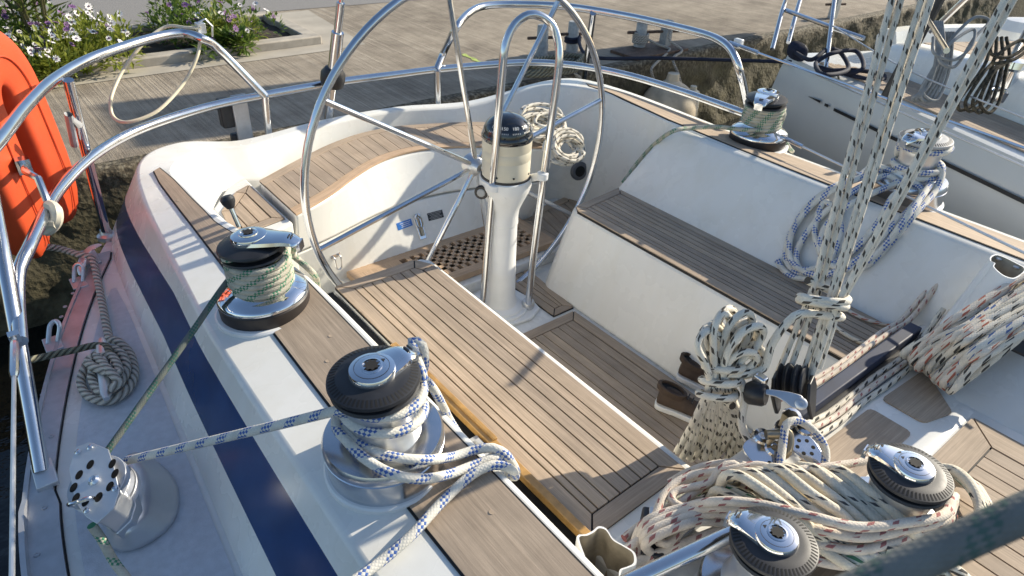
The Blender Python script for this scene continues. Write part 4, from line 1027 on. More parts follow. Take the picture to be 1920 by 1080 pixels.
# mainsheet block with its jammer, and the traveller car
bl = thing('mainsheet_block', 'black mainsheet block with grey metal jammer arm standing on the traveller car', 'block', tuple(at(1480,780,d=2.13)))
ax = (at(1560,705,d=2.1)-at(1450,690,d=2.2)).normalized()
for k, (px, py, d_) in enumerate(((1470,712,2.19), (1486,715,2.16), (1502,718,2.13))):
    mb = MB(); mb.lathe([(.0, -.013), (.053, -.013), (.055, -.008), (.043, 0), (.055, .008), (.053, .013), (0, .013)], 36, frame(at(px, py, d=d_), ax)); mk('sheave', mb, M['rub'], bl)
mb = MB()
Fb = frame(at(1488,732,d=2.16), ax, V((0, 0, 1)))
for z_ in (-.052, .052):
    mb.prism([(.05,-.026),(.05,.026),(.0,.05),(-.05,.034),(-.09,.016),(-.09,-.016),(-.05,-.034),(.0,-.05)], z_-.006, z_+.006, Fb)
mk('cheek', mb, M['black'], bl, bevel=.004)
Fj = frame(at(1478,742,d=2.06), (CAM-at(1478,742,d=2.06))+V((.2, 0, .3)), RT)
def ham(pts_, n=5): return [(p.x, p.y) for p in spline([V((x, y, 0)) for x, y in pts_], .008, True)]
mb = MB(); mb.prism(ham([(x_*.74, y_*.74) for x_, y_ in ((-.085,.028),(-.03,.022),(.02,.01),(.05,-.004),(.058,-.03),(.04,-.052),(.01,-.05),(-.012,-.028),(-.05,-.002),(-.085,.008))]), -.005, .005, Fj); mk('jammer_arm', mb, M['alu'], bl, bevel=.002)
mb = MB(); mb.lathe([(.018, .0), (.018, .008), (.012, .012), (.007, .012), (.006, .009), (0, .009)], 20, Fj @ Matrix.Translation((.032, -.026, .004))); mk('jammer_bolt', mb, M['alu'], bl)
mb = MB(); mb.lathe([(.03, -.03), (.036, -.02), (.036, .02), (.03, .03)], 24, frame(at(1418,738,d=2.10), ax)); mk('jammer_cam', mb, M['black'], bl)
mb = MB(); mb.box(at(1424,716,d=2.10), (.03, .04, .05)); mk('jammer_tab', mb, M['steel'], bl, bevel=.006)
mb = MB(); s0 = at(1478,788,d=2.15); mb.box(s0, (.035, .035, .05)); mb.tube(spline([at(1440,832,d=2.10), at(1455,812,d=2.09), at(1480,812,d=2.10), at(1478,848,d=2.09), at(1452,862,d=2.1)], .01), .011, 10); mb.tube([at(1436,815,d=2.08), at(1470,815,d=2.08)], .015, 12); mk('shackle', mb, M['brass'], bl, sharp=40)
tv = thing('traveller', 'navy mainsheet traveller beam with steel car spanning the forward end of the cockpit', 'traveller', (1.9, .7, .5))
Y1 = .655; X_ = lambda x, y, z: V((x, y, z))
mb = MB(); mb.box((2.24, .70, .535), (.86, .05, .04)); mk('beam', mb, M['beam'], tv, bevel=.006)
mb = MB(); mb.box((1.95, .665, .507), (1.9, .028, .012)); mk('track', mb, M['black'], tv)
mb = MB(); mb.box((1.95, .625, .508), (1.9, .012, .018)); mb2 = MB(); mk('edge_strip', mb, M['alud'], tv)
for px, py, L in ((1500,830,.16), (1445,872,.17)):
    p = at(px, py, z=.57); Fc = frame(p, (-.15, -.2, 1), (at(px+60, py+48, z=.57)-p))
    mb = MB(); mb.prism(ham([(-L/2,-.03),(-L/2,.03),(.02,.042),(L/2,.02),(L/2,-.02),(.02,-.042)]), -.004, .004, Fc); cp_ = mk('car_plate', mb, M['steel'], tv, bevel=.002)
    mb = MB()
    for k in range(6): mb.lathe([(.0065, .0046), (0, .0046)], 10, Fc @ Matrix.Translation((.02+.026*math.cos(k*1.047), .024*math.sin(k*1.047), 0)))
    mk('plate_hole', mb, M['void'], cp_)
    for q in (-.05, .0):
        mb = MB(); mb.lathe([(.03, 0), (.032, .012), (.026, .02), (.014, .022), (.012, .018), (0, .018)], 24, Fc @ Matrix.Translation((q-.03, .05, -.01))); mk('car_roller', mb, M['steel'], cp_)
for k, (y, z, m) in enumerate(((.775, .52, 'red'), (.750, .535, 'red'), (.652, .522, 'black'), (.628, .528, 'red'), (.604, .522, 'black'))):
    x0, x1 = (1.86, 2.92) if k < 2 else (1.80, 2.75)
    rope('traveller_line', [V((x0+(x1-x0)*q/6, y+.004*math.sin(q*2+k), z+.02*(q == 0)-.012*math.sin(math.pi*q/6)+ (.10 if q == 6 else 0))) for q in range(7)], .0105, m, parent=tv)
rope('blue_tail', [at(1462,882,z=.58), at(1468,830,z=.62), at(1475,795,z=.66), at(1500,790,z=.66), at(1530,812,z=.64), at(1548,845,z=.60), at(1545,880,z=.56)], .0125, 'blue', 'short blue flecked line looped through the traveller car under the mainsheet block', 'rope')

# ---------------------------------------------------------------- halyard bundle hanging at the right
hb = thing('halyard_bundle', 'thick hank of halyards with blue, black and red flecks hanging at the right edge', 'rope coil', tuple(at(1760,700,d=1.95)))
random.seed(21)
kinds = ['black','salmon','blued','black','salmon','blued','salmon','black','cream','black','salmon','black']
for k in range(20):
    t = k/19; m = kinds[k % 12]; j = lambda s: (random.random()-.5)*s
    e0 = at(1700+t*80+j(20), 660+t*66+j(16), z=.575+j(.06)); e1 = at(1722+t*66+j(14), 676+t*56+j(12), z=.53)
    md = at(1795+44*t+j(30), 598+62*t+j(24), z=.72+j(.06)); rt_ = at(1960+j(12), 505+88*t+j(14), z=.84+j(.05))
    md2 = at(1800+44*t+j(30), 612+56*t+j(22), z=.66+j(.04)); rt2 = at(1960+j(12), 518+84*t+j(14), z=.80)
    KH = V((3.16+j(.05), .30+j(.06), .815+j(.03))); rope('strand', [KH, rt_, md, md.lerp(e0, .6)+V((0, 0, .02)), e0, at(1710+t*70, 672+t*60, z=.545), e1, md2, rt2, KH+V((.01, .01, -.01))], .0125, m, parent=hb)
# ---------------------------------------------------------------- rope heap round the halyard winches
hp = thing('rope_heap', 'big heap of cream and red flecked halyard tails piled round the two halyard winches', 'rope coil', tuple(at(1560,970,z=.5)))
random.seed(33)
j = lambda s: (random.random()-.5)*s
# diagonal cream strands, top layer
for k in range(17):
    t = k/16; x0, y0 = 1385+t*205, 890+j(16)-8*math.sin(t*3); x1, y1 = 1545+t*190, 1010+t*6+j(20)
    zt = .69+.05*random.random()
    rope('strand', [at(x0-36,y0+26,z=zt-.10), at(x0-26,y0+2,z=zt-.03), at(x0,y0,z=zt), at(x0*.62+x1*.38,y0*.66+y1*.34+j(10),z=zt+.015), at(x0*.25+x1*.75,y0*.3+y1*.7+j(10),z=zt+.0), at(x1,y1,z=zt-.04), at(x1+50,y1+40,z=zt-.12)], .0140, 'cream', parent=hp)
for k in range(12):
    t = k/11; x0, y0 = 1350+t*190, 925+t*22+j(20); x1, y1 = 1590+t*190, 1055+j(18); zt = .645+.02*random.random()
    rope('strand', [at(x0-20,y0+14,z=zt-.08), at(x0,y0,z=zt-.01), at((x0+x1)/2-20,(y0+y1)/2-16+j(10),z=zt+.01), at(x1,y1,z=zt), at(x1+40,y1+30,z=zt-.08)], .0128, ('cream','grbl','cream','black')[k % 4], parent=hp)
# loops round the right side
for k in range(6):
    o = k*9; zt = .68-.025*k
    rope('strand', [at(1660+o,1040+j(20),z=zt), at(1740+o*.5,1048+j(16),z=zt), at(1815+o*.6,1010+j(14),z=zt), at(1838+o*.4,965+j(12),z=zt), at(1822+o*.2,915+j(10),z=zt), at(1785,880+o*.5,z=zt-.03), at(1745,880+o*.6,z=zt-.06)], .0145, ('cream','grbl','cream','red','cream','blue')[k], parent=hp)
# red flecked ropes sweeping across
for k, off in enumerate((0, 22, 48, 80)):
    zt = .735-.035*k
    rope('strand', [at(1196+off*.6,1092,z=.515), at(1188+off*.5,1030+off*.2,z=.54), at(1212,978+off*.5,z=.60), at(1290,950+off*.4,z=.64), at(1352,940+off*.5,z=zt-.02), at(1420,945+off*.7,z=zt), at(1520,968+off,z=zt+.02), at(1610,988+off*.9,z=zt+.02), at(1700,980+off*.6,z=zt+.02), at(1770,965+off*.4,z=zt), at(1790,930+off*.4,z=zt-.04)], .0125, 'red', parent=hp)
rope('strand', [at(1640,862,z=.70), at(1560,874,z=.71), at(1470,882,z=.70), at(1420,872,z=.69), at(1370,880,z=.67), at(1300,890,z=.62), at(1255,915,z=.60), at(1232,960,z=.59), at(1225,1005,z=.58), at(1250,1020,z=.58), at(1290,985,z=.59), at(1352,950,z=.62), at(1400,905,z=.66), at(1376,870,z=.67), at(1350,880,z=.66), at(1330,905,z=.63), at(1270,920,z=.60), at(1258,935,z=.60), at(1280,952,z=.60), at(1330,955,z=.62), at(1390,942,z=.66)], .0115, 'red', parent=hp)
rope('strand', [at(1175,1030,z=.56), at(1230,985,z=.58), at(1285,935,z=.59), at(1345,900,z=.62), at(1400,890,z=.66), at(1480,895,z=.68)], .0115, 'red', parent=hp)
rope('strand', [at(1180,1060,z=.54), at(1250,1030,z=.56), at(1330,1000,z=.58), at(1420,960,z=.62)], .0125, 'red', parent=hp)
rope('strand', [at(1250,1030,z=.55), at(1230,1012,z=.555), at(1245,988,z=.56), at(1300,975,z=.57), at(1350,972,z=.58), at(1400,960,z=.60)], .0125, 'grbl', parent=hp)
rope('strand', [at(1255,1048,z=.54), at(1300,1025,z=.56), at(1350,1002,z=.57), at(1420,985,z=.58)], .0125, 'grbl', parent=hp)
for k, q in enumerate(([(1255,905,.52),(1290,885,.56),(1330,872,.58),(1375,868,.60),(1420,880,.62)], [(1240,940,.53),(1285,905,.55),(1335,895,.58),(1390,900,.60),(1440,912,.62)], [(1205,985,.53),(1250,950,.55),(1310,922,.57),(1370,915,.60),(1430,930,.62)], [(1170,1010,.53),(1215,975,.54),(1262,948,.56),(1300,938,.57),(1345,945,.59)])):
    rope('strand', [at(x, y, z=z) for x, y, z in q], .0118, ('red','red','grbl','red')[k], parent=hp)
tray = thing('rope_clutch', 'black rope clutch on the bridge deck among red flecked lines, behind the white handle pocket', 'clutch', tuple(at(1215,1005,z=.50)))
mb = MB(); q = at(1222,1008,z=.535); mb.box((0, 0, 0), (.16, .06, .06), frame(q, (0, 0, 1), (.75, .66, 0))); mk('body', mb, M['black'], tray, bevel=.008)
mb = MB(); mb.box((.02, 0, .035), (.10, .026, .012), frame(q, (0, 0, 1), (.75, .66, 0))); mk('handle', mb, M['alu'], tray, bevel=.003)
# ---------------------------------------------------------------- near rope, pockets, bar, shoes
rope('near_line', [at(1380,1215,d=.47), at(1560,1128,d=.465), at(1700,1062,d=.46), at(1850,993,d=.455), at(2000,925,d=.45), at(2250,800,d=.45)], .0125, 'near', 'thick grey green line passing close in front, low at the right corner')
def pocket(label, outline, z, depth, scr=None, tilt=V((0, 0, -1))):
    t = thing('winch_handle_holder', label, 'holder', tuple(at(*outline[0], z=z-depth)))
    o = spline([at(x, y, z=z) for x, y in outline], .006, True); c = sum(o, V())/len(o)
    i_ = [p.lerp(c, .075) for p in o]
    mb = MB(); dn = tilt*depth
    mb.rings([o[:] and [p+dn for p in o], [p+(p-c)*.02-V((0, 0, .004)) for p in o], [p+V((0, 0, .003)) for p in o], [p+V((0, 0, .003)) for p in i_], [p+V((0, 0, -.004)) for p in i_], [p.lerp(c, .08)+dn*.97 for p in i_]])
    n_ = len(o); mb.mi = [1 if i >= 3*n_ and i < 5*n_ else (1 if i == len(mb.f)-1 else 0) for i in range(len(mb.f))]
    mk('shell', mb, [M['white'], plain('tan pocket inside', (.33,.29,.22), .8, var=.4, scale=14)], t, sharp=50)  # inner faces get a darker tan than the white shell
    return t, c
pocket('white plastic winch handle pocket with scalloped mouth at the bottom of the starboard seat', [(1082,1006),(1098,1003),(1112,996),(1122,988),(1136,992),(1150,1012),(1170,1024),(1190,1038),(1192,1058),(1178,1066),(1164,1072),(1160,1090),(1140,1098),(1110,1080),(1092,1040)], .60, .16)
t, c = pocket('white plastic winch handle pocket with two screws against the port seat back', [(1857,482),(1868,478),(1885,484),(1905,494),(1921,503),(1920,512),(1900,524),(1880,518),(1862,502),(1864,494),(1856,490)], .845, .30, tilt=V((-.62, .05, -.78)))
for px, py in ((1872,486), (1906,502)):
    mb = MB(); mb.lathe([(.012, 0), (.012, .004), (.008, .007), (0, .007)], 16, Matrix.Translation(at(px, py, z=.835))); mk('screw', mb, M['alu'], t)
mb = MB(); mb.tube([at(1160,1100,z=.66), at(1372,1000,z=.70)], .020, 16); mk('grab_rail', mb, M['steel'], None, 'thick polished stainless bar at the bottom edge beside the lower halyard winch', 'rail')
mb = MB(); q = at(1890,640,z=.70); mb.box((0, 0, 0), (.05, .17, .05), frame(q, (.5, 0, .9), (1, .35, 0))); mk('rope_clutch', mb, M['black'], None, 'black rope clutch body on the cabin side behind the halyard hank', 'clutch', bevel=.008)
def shoe(label, c, az):
    t = thing('shoe', label, 'shoe', tuple(c), 'pair of shoes on the cockpit floor'); t.rotation_euler = (0, 0, R(az))
    L = [(-.145,.028,.075),(-.135,.036,.10),(-.10,.040,.115),(-.05,.040,.10),(0,.042,.085),(.05,.048,.062),(.10,.048,.048),(.13,.038,.038),(.148,.018,.026)]
    mb = MB(); mb.rings([[V((x, w*math.cos(a)*(1.0 if math.sin(a) < .3 else .82), .024+max(0, (h-.02)*(math.sin(a)*.62+.38)))) for a in [2*math.pi*k/14 for k in range(14)]] for x, w, h in L]); mk('upper', mb, brownm, t, local=True, sub=1)
    mb = MB(); mb.prism([(p.x, p.y) for p in spline([V((-.150,0,0)),V((-.135,.040,0)),V((-.05,.044,0)),V((.05,.053,0)),(.11,.052,0),V((.155,.015,0)),V((.155,-.015,0)),V((.11,-.052,0)),V((.05,-.053,0)),V((-.05,-.044,0)),V((-.135,-.040,0))], .01, True)], 0, .026); mk('sole', mb, M['white'], t, local=True, bevel=.005)
    mb = MB(); rs_ = []
    for rr, zz in ((1.12, .102), (1.08, .128), (.86, .13), (.80, .09), (.3, .06)):
        rs_.append([V((-.088+.062*rr*math.cos(a), .034*rr*math.sin(a), zz-.25*(.05+.05*math.cos(a))*(rr > .5))) for a in [2*math.pi*k/18 for k in range(18)]])
    mb.rings(rs_, mi=0); mk('collar', mb, [brownm], t, local=True)
    mb = MB(); mb.add([V((-.088+.056*math.cos(a), .029*math.sin(a), .116-.25*(.05+.05*math.cos(a)))) for a in [2*math.pi*k/18 for k in range(18)]], [tuple(range(18))]); mk('opening', mb, M['void'], t, local=True)
    mb = MB()
    for k in range(4): mb.box((-.015+.02*k, 0, .098-.012*k), (.006, .04, .005))
    mk('laces', mb, M['brown'], t, local=True)
brownm = plain('brown shoe canvas', (.075,.05,.035), .8, var=.2, scale=30, bump=.3, bscale=300)
shoe('dark brown shoe with white sole on the cockpit floor, the nearer of the pair', at(1290,778,z=.012), -66)
shoe('dark brown shoe on the cockpit floor against the port seat, the farther of the pair', at(1326,728,z=.012), -76)
# ---------------------------------------------------------------- neighbouring boat
nb = thing('sailing_boat', 'grey white sailing boat with teak side deck and black hull line moored alongside beyond', 'sailboat', (5.6, 1.5, -.35))
# local axes: origin at its near stern corner of the deck, u runs forward along the near deck edge, w to its far side
N0 = V((5.36, 3.06, 0)); U_ = (V((4.39, 1.01, 0))-N0).normalized(); W_n = V((-U_.y, U_.x, 0))
if W_n.x < 0: W_n = -W_n
def nl(u, w, z): return N0+U_*u+W_n*w+V((0, 0, z))
mb = MB(); rs = []
for u in (-.02, .6, 1.2, 2.0, 3.0, 4.2, 6):
    flare = .10*min(1, u/2)
    zt = .70+.02*u
    rs.append([nl(u, 0, zt), nl(u, -.035, zt-.10), nl(u-.02*(1), -.06-flare*.3, zt-.28), nl(u-.35*(1 if u < .1 else 0), -.04, .22), nl(u-.55*(1 if u < .1 else 0), .04, -.05), nl(u-.62*(1 if u < .1 else 0), .2, -.4)])
stern = [nl(-.02, 2.6, .70), nl(-.02, 2.64, .6), nl(-.04, 2.66, .42), nl(-.37, 2.64, .22), nl(-.57, 2.56, -.05), nl(-.64, 2.4, -.4)]
mb.rings([stern]+rs, closed=False); 
hullm = plain('light grey gelcoat', (.52,.53,.52), .22, var=.03, scale=3)
hn = mk('hull', mb, hullm, nb, sharp=50)
mb = MB()
for a, b in ((.50, .62), (.70, .74)):
    mb.add([nl(a, -.072-.0, .455), nl(b, -.075, .445), nl(b, -.075, .46), nl(a, -.072, .46)], [(0, 1, 2, 3)])
def hullpt(px, py, off=.004):
    p0 = nl(0, -.07-off, 0); r = at(px, py, d=1)-CAM; t = (p0-CAM).dot(W_n)/r.dot(W_n); return CAM+r*t
mb = MB()
def band(mb, pa, pb, h0, h1):
    a, b = hullpt(*pa), hullpt(*pb); mb.add([a+V((0, 0, -h0)), b+V((0, 0, -h1)), b+V((0, 0, h1)), a+V((0, 0, h0))], [(0, 1, 2, 3)])
band(mb, (1516,181), (1538,191), .002, .010); band(mb, (1546,196), (1553,199), .010, .010); band(mb, (1563,205), (2100,466), .011, .012)
mk('hull_line', mb, M['black'], hn, smooth=False)
# deck, teak side deck, raised coaming and cockpit
mb = MB(); mb.rings([[nl(u, 0, .70+.02*max(u, 0)), nl(u, .06, .715+.02*max(u, 0)), nl(u, .62, .72+.02*max(u, 0)), nl(u, 1.0, .73), nl(u, 2.6, .72)] for u in (-.02, 1, 2, 3, 4.2, 6)], closed=False); mk('deck', mb, M['gel2'], nb)
mb = MB()
for k in range(9):
    w0 = .07+.042*k
    P_ = [nl(.30+.04*k, w0, 0), nl(5.5, w0, 0), nl(5.5, w0+.038, 0), nl(.30+.04*k, w0+.038, 0)]
    board(mb, [(p.x, p.y) for p in P_], lambda x, y: .722+.02*max(0, (V((x, y, 0))-N0).dot(U_)), (U_.x, U_.y), .006)
mk('deck_teak', mb, [M['teakd'], M['caulk']], nb, smooth=False)
mb = MB(); rs = []
for u, w, h, ww in ((.10, .75, .04, .3), (.22, .58, .12, .3), (.45, .50, .20, .3), (.9, .47, .25, .3), (1.6, .45, .27, .3), (2.6, .45, .29, .3), (5.5, .45, .32, .3)):
    rs.append([nl(u, w, .70), nl(u, w+.03, .70+h*.75), nl(u, w+.09, .70+h), nl(u, w+ww*.8, .71+h), nl(u, w+ww, .70+h*.8), nl(u, w+ww+.05, .56)])
mb.rings(rs); mk('coaming', mb, M['gel'], nb, sharp=50)
mb = MB(); rs = []
for w, du in ((.75, .0), (1.0, -.08), (1.4, -.12), (2.0, -.12), (2.6, -.02)):
    rs.append([nl(.06+du, w, .70), nl(.02+du, w, .86), nl(.10+du, w, .93), nl(.22+du, w, .93), nl(.26+du, w, .86), nl(.28+du, w, .7)])
mb.rings(rs); mk('transom_coaming', mb, M['gel'], nb, sharp=50)
mb = MB(); mb.rings([[nl(.3, .8, .86), nl(.95, .78, .86), nl(.95, 2.4, .86), nl(.3, 2.4, .86)], [nl(.3, .8, .6), nl(.95, .78, .6), nl(.95, 2.4, .6), nl(.3, 2.4, .6)]]); mk('helm_seat', mb, M['gel'], nb, bevel=.02)
mb = MB()
for k in range(9):
    w0 = .95+.13*k; P_ = [nl(.32, w0, 0), nl(.90, w0, 0), nl(.90, w0+.12, 0), nl(.32, w0+.12, 0)]
    board(mb, [(p.x, p.y) for p in P_], flat(.866), (U_.x, U_.y), .005)
mk('seat_teak', mb, [M['teak'], M['caulk']], nb, smooth=False)
mb = MB(); mb.rings([[nl(.95, .85, .5), nl(.95, .85, .82), nl(1.25, .85, .80), nl(1.25, .85, .5)], [nl(.95, 2.2, .5), nl(.95, 2.2, .82), nl(1.25, 2.2, .80), nl(1.25, 2.2, .5)]]); mk('locker', mb, M['cream'], nb, bevel=.03)
mb = MB(); mb.rings([[nl(2.0, 1.0, .6), nl(2.0, 1.0, .98), nl(2.0, 1.1, 1.02), nl(2.0, 2.2, 1.02), nl(2.0, 2.3, .6)], [nl(5.5, .95, .6), nl(5.5, .95, 1.0), nl(5.5, 1.05, 1.06), nl(5.5, 2.2, 1.06), nl(5.5, 2.3, .6)]]); mk('cabin_top', mb, M['gel2'], nb, bevel=.03)
# its own stern rail, stanchions, padeye
def ntube(name, pts, r=.018, m='steel'): mb = MB(); mb.tube(spline(pts, .05), r, 10); return mk(name, mb, M[m], nb)
p1 = at(1447,88,z=.72); p2 = at(1480,88,z=.72)
ntube('stern_rail', [at(1448,92,z=.72), at(1470,10,z=1.0), at(1500,-60,z=1.2), at(1640,-90,z=1.25), at(1800,-60,z=1.2)])
ntube('stern_rail', [at(1478,80,z=.74), at(1500,0,z=1.02), at(1520,-50,z=1.18)])
ntube('stern_rail', [at(1470,18,z=.97), at(1562,52,z=.97), at(1620,72,z=.95)])
ntube('stanchion', [at(1547,140,z=.72), at(1566,-10,z=1.18), at(1572,-40,z=1.25)], .016)
ntube('lifeline', [at(1470,112,z=.80), at(1700,215,z=.80), at(1920,312,z=.80), at(2100,400,z=.80)], .006, 'alu')
ntube('lifeline', [at(1560,48,z=1.08), at(1700,130,z=1.0), at(1930,225,z=1.02)], .005, 'alu')
mb = MB(); mb.tube(spline([at(1560,148,z=.73), at(1564,140,z=.76), at(1570,140,z=.76), at(1573,148,z=.73)], .01), .007, 8); mk('padeye', mb, M['brass'], nb)
mb = MB(); q = at(1890,150,z=.95); mb.lathe([(.09, -.12), (.09, -.06), (.055, -.04), (.05, .06), (.075, .08), (.07, .12), (.03, .13), (0, .13)], 28, Matrix.Translation(q)); mk('winch', mb, M['chrome'], nb)
mb = MB(); q = at(1905,70,z=1.1); mb.lathe([(.0, .0), (.12, .0), (.13, .05), (.1, .11), (0, .13)], 24, Matrix.Translation(q)); mk('ventilator', mb, M['white'], nb)
for pa, pb, r in (((1745,60),(1850,-40),.02), ((1830,100),(1905,-30),.018), ((1870,60),(1930,-60),.018), ((1700,-30),(1775,95),.012), ((1890,120),(1945,20),.015)):
    ntube('rail_tube', [at(*pa, z=1.05), at(*pb, z=1.45)], r)
mb = MB(); mb.tube([at(1660,185,d=4.4), at(1770,-20,d=4.0), at(1850,-160,d=3.8)], .035, 10); mk('boom_vang', mb, M['black'], nb)
# lines hanging on it
def hank(name, label, m, strands, r):
    t = thing(name, label, 'rope coil', tuple(strands[0][0])); 
    for s_ in strands: rope('strand', s_, r, m, parent=t)
    return t
random.seed(5)
S = []
for k in range(5):
    o = k*6; S.append([at(1752+o*.6,40,d=4.25), at(1756+o*.5,100,d=4.2), at(1740-o*.4+j(8),160,d=4.2), at(1712+o*.9,182+j(8),d=4.2), at(1724+o*1.4,186,d=4.25), at(1756+o,130+j(6),d=4.25), at(1768+o*.8,60,d=4.25)])
S.append([at(1750,70,d=4.15), at(1752,100,d=4.1), at(1790,112,d=4.1), at(1822,85,d=4.1), at(1826,55,d=4.15), at(1790,75,d=4.1), at(1760,110,d=4.1), at(1790,125,d=4.12), at(1828,70,d=4.15), at(1855,40,d=4.2), at(1830,32,d=4.2), at(1800,55,d=4.2), at(1770,90,d=4.2)])
hank('grey_rope_hank', 'grey rope hank hanging over the side deck of the neighbouring boat', 'grey', S, .0095)
S = []
for k in range(4):
    o = k*9-6; S.append([at(1866+o,70,d=3.9), at(1860+o*1.5,110,d=3.85), at(1840+o,140+j(8),d=3.8), at(1806+o*1.5,190,d=3.8), at(1812+o*2,210+j(6),d=3.82), at(1842+o*1.5,190,d=3.85), at(1868+o,120,d=3.9)])
S.append([at(1862,72,d=3.75), at(1858,100,d=3.72), at(1890,108,d=3.72), at(1925,85,d=3.75), at(1915,75,d=3.75), at(1880,95,d=3.72), at(1862,118,d=3.72), at(1900,112,d=3.75), at(1935,88,d=3.8)])
hank('brown_rope_hank', 'dark brown rope hank hanging nearer the right edge, over the neighbouring boat', 'camo', S, .0095)
S = [[at(1485,95,z=.76), at(1520,112,z=.80), at(1552,92,z=.86), at(1575,98,z=.84), at(1590,130,z=.80), at(1545,140,z=.82), at(1530,118,z=.80), at(1560,100,z=.86), at(1605,96,z=.86), at(1618,128,z=.82), at(1580,138,z=.76), at(1530,125,z=.76), at(1600,142,z=.76), at(1650,152,z=.74), at(1655,140,z=.76), at(1610,132,z=.78), at(1560,132,z=.77)]]
hank('navy_rope', 'tangle of navy blue rope on the near side deck of the neighbouring boat', 'navyl', S, .016)
mb = MB(); q = at(1495,97,z=.77); mb.rings([[q+RT*(.08*sx*math.cos(t))+V((0, .05*math.sin(t), .03*math.sin(t)+zz)) for t in [2*math.pi*k/10 for k in range(10)]] for sx, zz in ((.6,-.05),(1,-.03),(1.05,.03),(.6,.06))]); mk('winch_cover', mb, RM['navyl'], None, 'crumpled navy canvas cover at the stern corner of the neighbouring boat', 'cover', sub=1)
# ---------------------------------------------------------------- quay, water, planting
from mathutils import noise as mn
QZ = .45
t = NT('harbour water'); g = t.geo()
t.bump(t.noise(t.map(g, (1, 1.6, 1)), 2.2, 5, .6), .5, .05); t.set((.004,.006,.006), .06)
mb = MB(); mb.add([(-40,-40,-.36),(40,-40,-.36),(40,12,-.36),(-40,12,-.36)], [(0,1,2,3)]); mk('water', mb, t.m, kind='structure', smooth=False)
t = NT('broomed concrete'); g = t.geo()
st = t.noise(t.map(g, (46, .55, 1), rot=(0, 0, R(-4))), 1, 5, .6); gr = t.noise(g, 170, 4, .6); bl = t.noise(g, .8, 5, .6); bl2 = t.noise(g, 5, 5, .65)
base = t.ramp(t.math('ADD', t.math('MULTIPLY', st, .6), t.math('MULTIPLY', gr, .4)), [(.32, (.25,.215,.17)), (.5, (.345,.30,.24)), (.66, (.42,.37,.30))])
m2 = t.n('ShaderNodeMix', data_type='RGBA', blend_type='MULTIPLY'); m2.inputs[0].default_value = 1; t.l(base, m2.inputs[6]); t.l(t.ramp(t.math('ADD', t.math('MULTIPLY', bl, .55), t.math('MULTIPLY', bl2, .45)), [(.38, (.62,.60,.58)), (.58, (1.05,1.03,1.0))]), m2.inputs[7])
t.bump(t.math('ADD', t.math('MULTIPLY', st, 1), t.math('MULTIPLY', gr, .5)), .8, .012); t.set(m2.outputs[2], .9, spec=.2); concm = t.m
t = NT('asphalt'); g = t.geo(); base = t.ramp(t.noise(g, 260, 3, .6), [(.35, (.17,.16,.15)), (.65, (.30,.285,.265))]); t.bump(t.noise(g, 200, 3), .5, .006); t.set(base, .9); asph = t.m
t = NT('quay wall'); g = t.geo(); sz = t.n('ShaderNodeSeparateXYZ'); t.l(g, sz.inputs[0])
vo = t.n('ShaderNodeTexVoronoi'); t.l(g, vo.inputs['Vector']); vo.inputs['Scale'].default_value = 30
peb = t.ramp(t.noise(g, 34, 4, .6), [(.33, (.03,.024,.015)), (.5, (.09,.072,.045)), (.68, (.25,.22,.155))])
low = t.ramp(t.noise(g, 7, 5, .65), [(.3, (.035,.03,.016)), (.62, (.11,.095,.052))])
mr = t.n('ShaderNodeMapRange'); t.l(sz.outputs[2], mr.inputs[0]); mr.inputs[1].default_value = .22; mr.inputs[2].default_value = .42
base = t.mix(mr.outputs[0], low, peb)
t.bump(t.math('ADD', vo.outputs['Distance'], t.noise(g, 60, 4)), .55, .012); t.set(base, .85); wallm = t.m
X0q, X1q = -3, 13
mb = MB(); mb.add([(-40, 4.26, QZ), (40, 4.26, QZ), (40, 60, QZ), (-40, 60, QZ)], [(0, 1, 2, 3)]); mk('quay', mb, concm, kind='structure', smooth=False)
qo = [o for o in bpy.data.objects if o.name == 'quay'][0]
mb = MB(); a_, b_ = at(868,102,z=QZ), at(902,118,z=QZ); dv_ = (b_-a_).normalized(); sv_ = V((-dv_.y, dv_.x, 0))
mb.add([a_.lerp(b_, k/6)+sv_*s_*(.02+.012*math.sin(k*2.1+s_))+V((0, 0, .004)) for s_ in (-1, 1) for k in range(7)], [(k, k+1, k+8, k+7) for k in range(6)]); mk('paint_mark', mb, plain('faded lime paint', (.38,.46,.12), .9, var=.35, scale=30), qo, smooth=False)
mb = MB(); rs = []; NZ = 20
for i in range(321):
    x = X0q+(X1q-X0q)*i/320; col_ = [V((x, 4.30, QZ+.001)), V((x, 4.22+.02*mn.noise(V((x*3, 0, 1))), QZ+.003))]
    for k in range(NZ+1):
        z = QZ-.012-(QZ+.5)*k/NZ; a = min(1, k/2)
        d_ = .035*mn.noise(V((x*6, z*7, 3)))+.02*mn.noise(V((x*22, z*22, 7)))
        col_.append(V((x+.01*mn.noise(V((x*30, z*30, 1))), 4.185+.045*a*0+d_*(.6+.4*a)-.10*max(0, .15-z), z)))
    rs.append(col_)
mb.rings(rs, closed=False); mk('quay_edge', mb, wallm, kind='structure', sharp=80)
mb = MB(); mb.add([(-40, 4.0, QZ-.004), (X0q, 4.0, QZ-.004), (X0q, 4.0, -.5), (-40, 4.0, -.5)], [(0,1,2,3)]); mb.add([(X1q, 4.2, QZ-.004), (40, 4.2, QZ-.004), (40, 4.2, -.5), (X1q, 4.2, -.5)], [(0,1,2,3)]); mk('quay_edge', mb, wallm, kind='structure', smooth=False)
mb = MB(); mb.add([(-40, 7.9, QZ+.004), (2.9, 7.55, QZ+.004), (5.0, 7.35, QZ+.004), (14, 7.3, QZ+.004), (40, 7.4, QZ+.004), (40, 60, QZ+.004), (-40, 60, QZ+.004)], [tuple(range(7))]); mk('road', mb, asph, kind='structure', smooth=False)
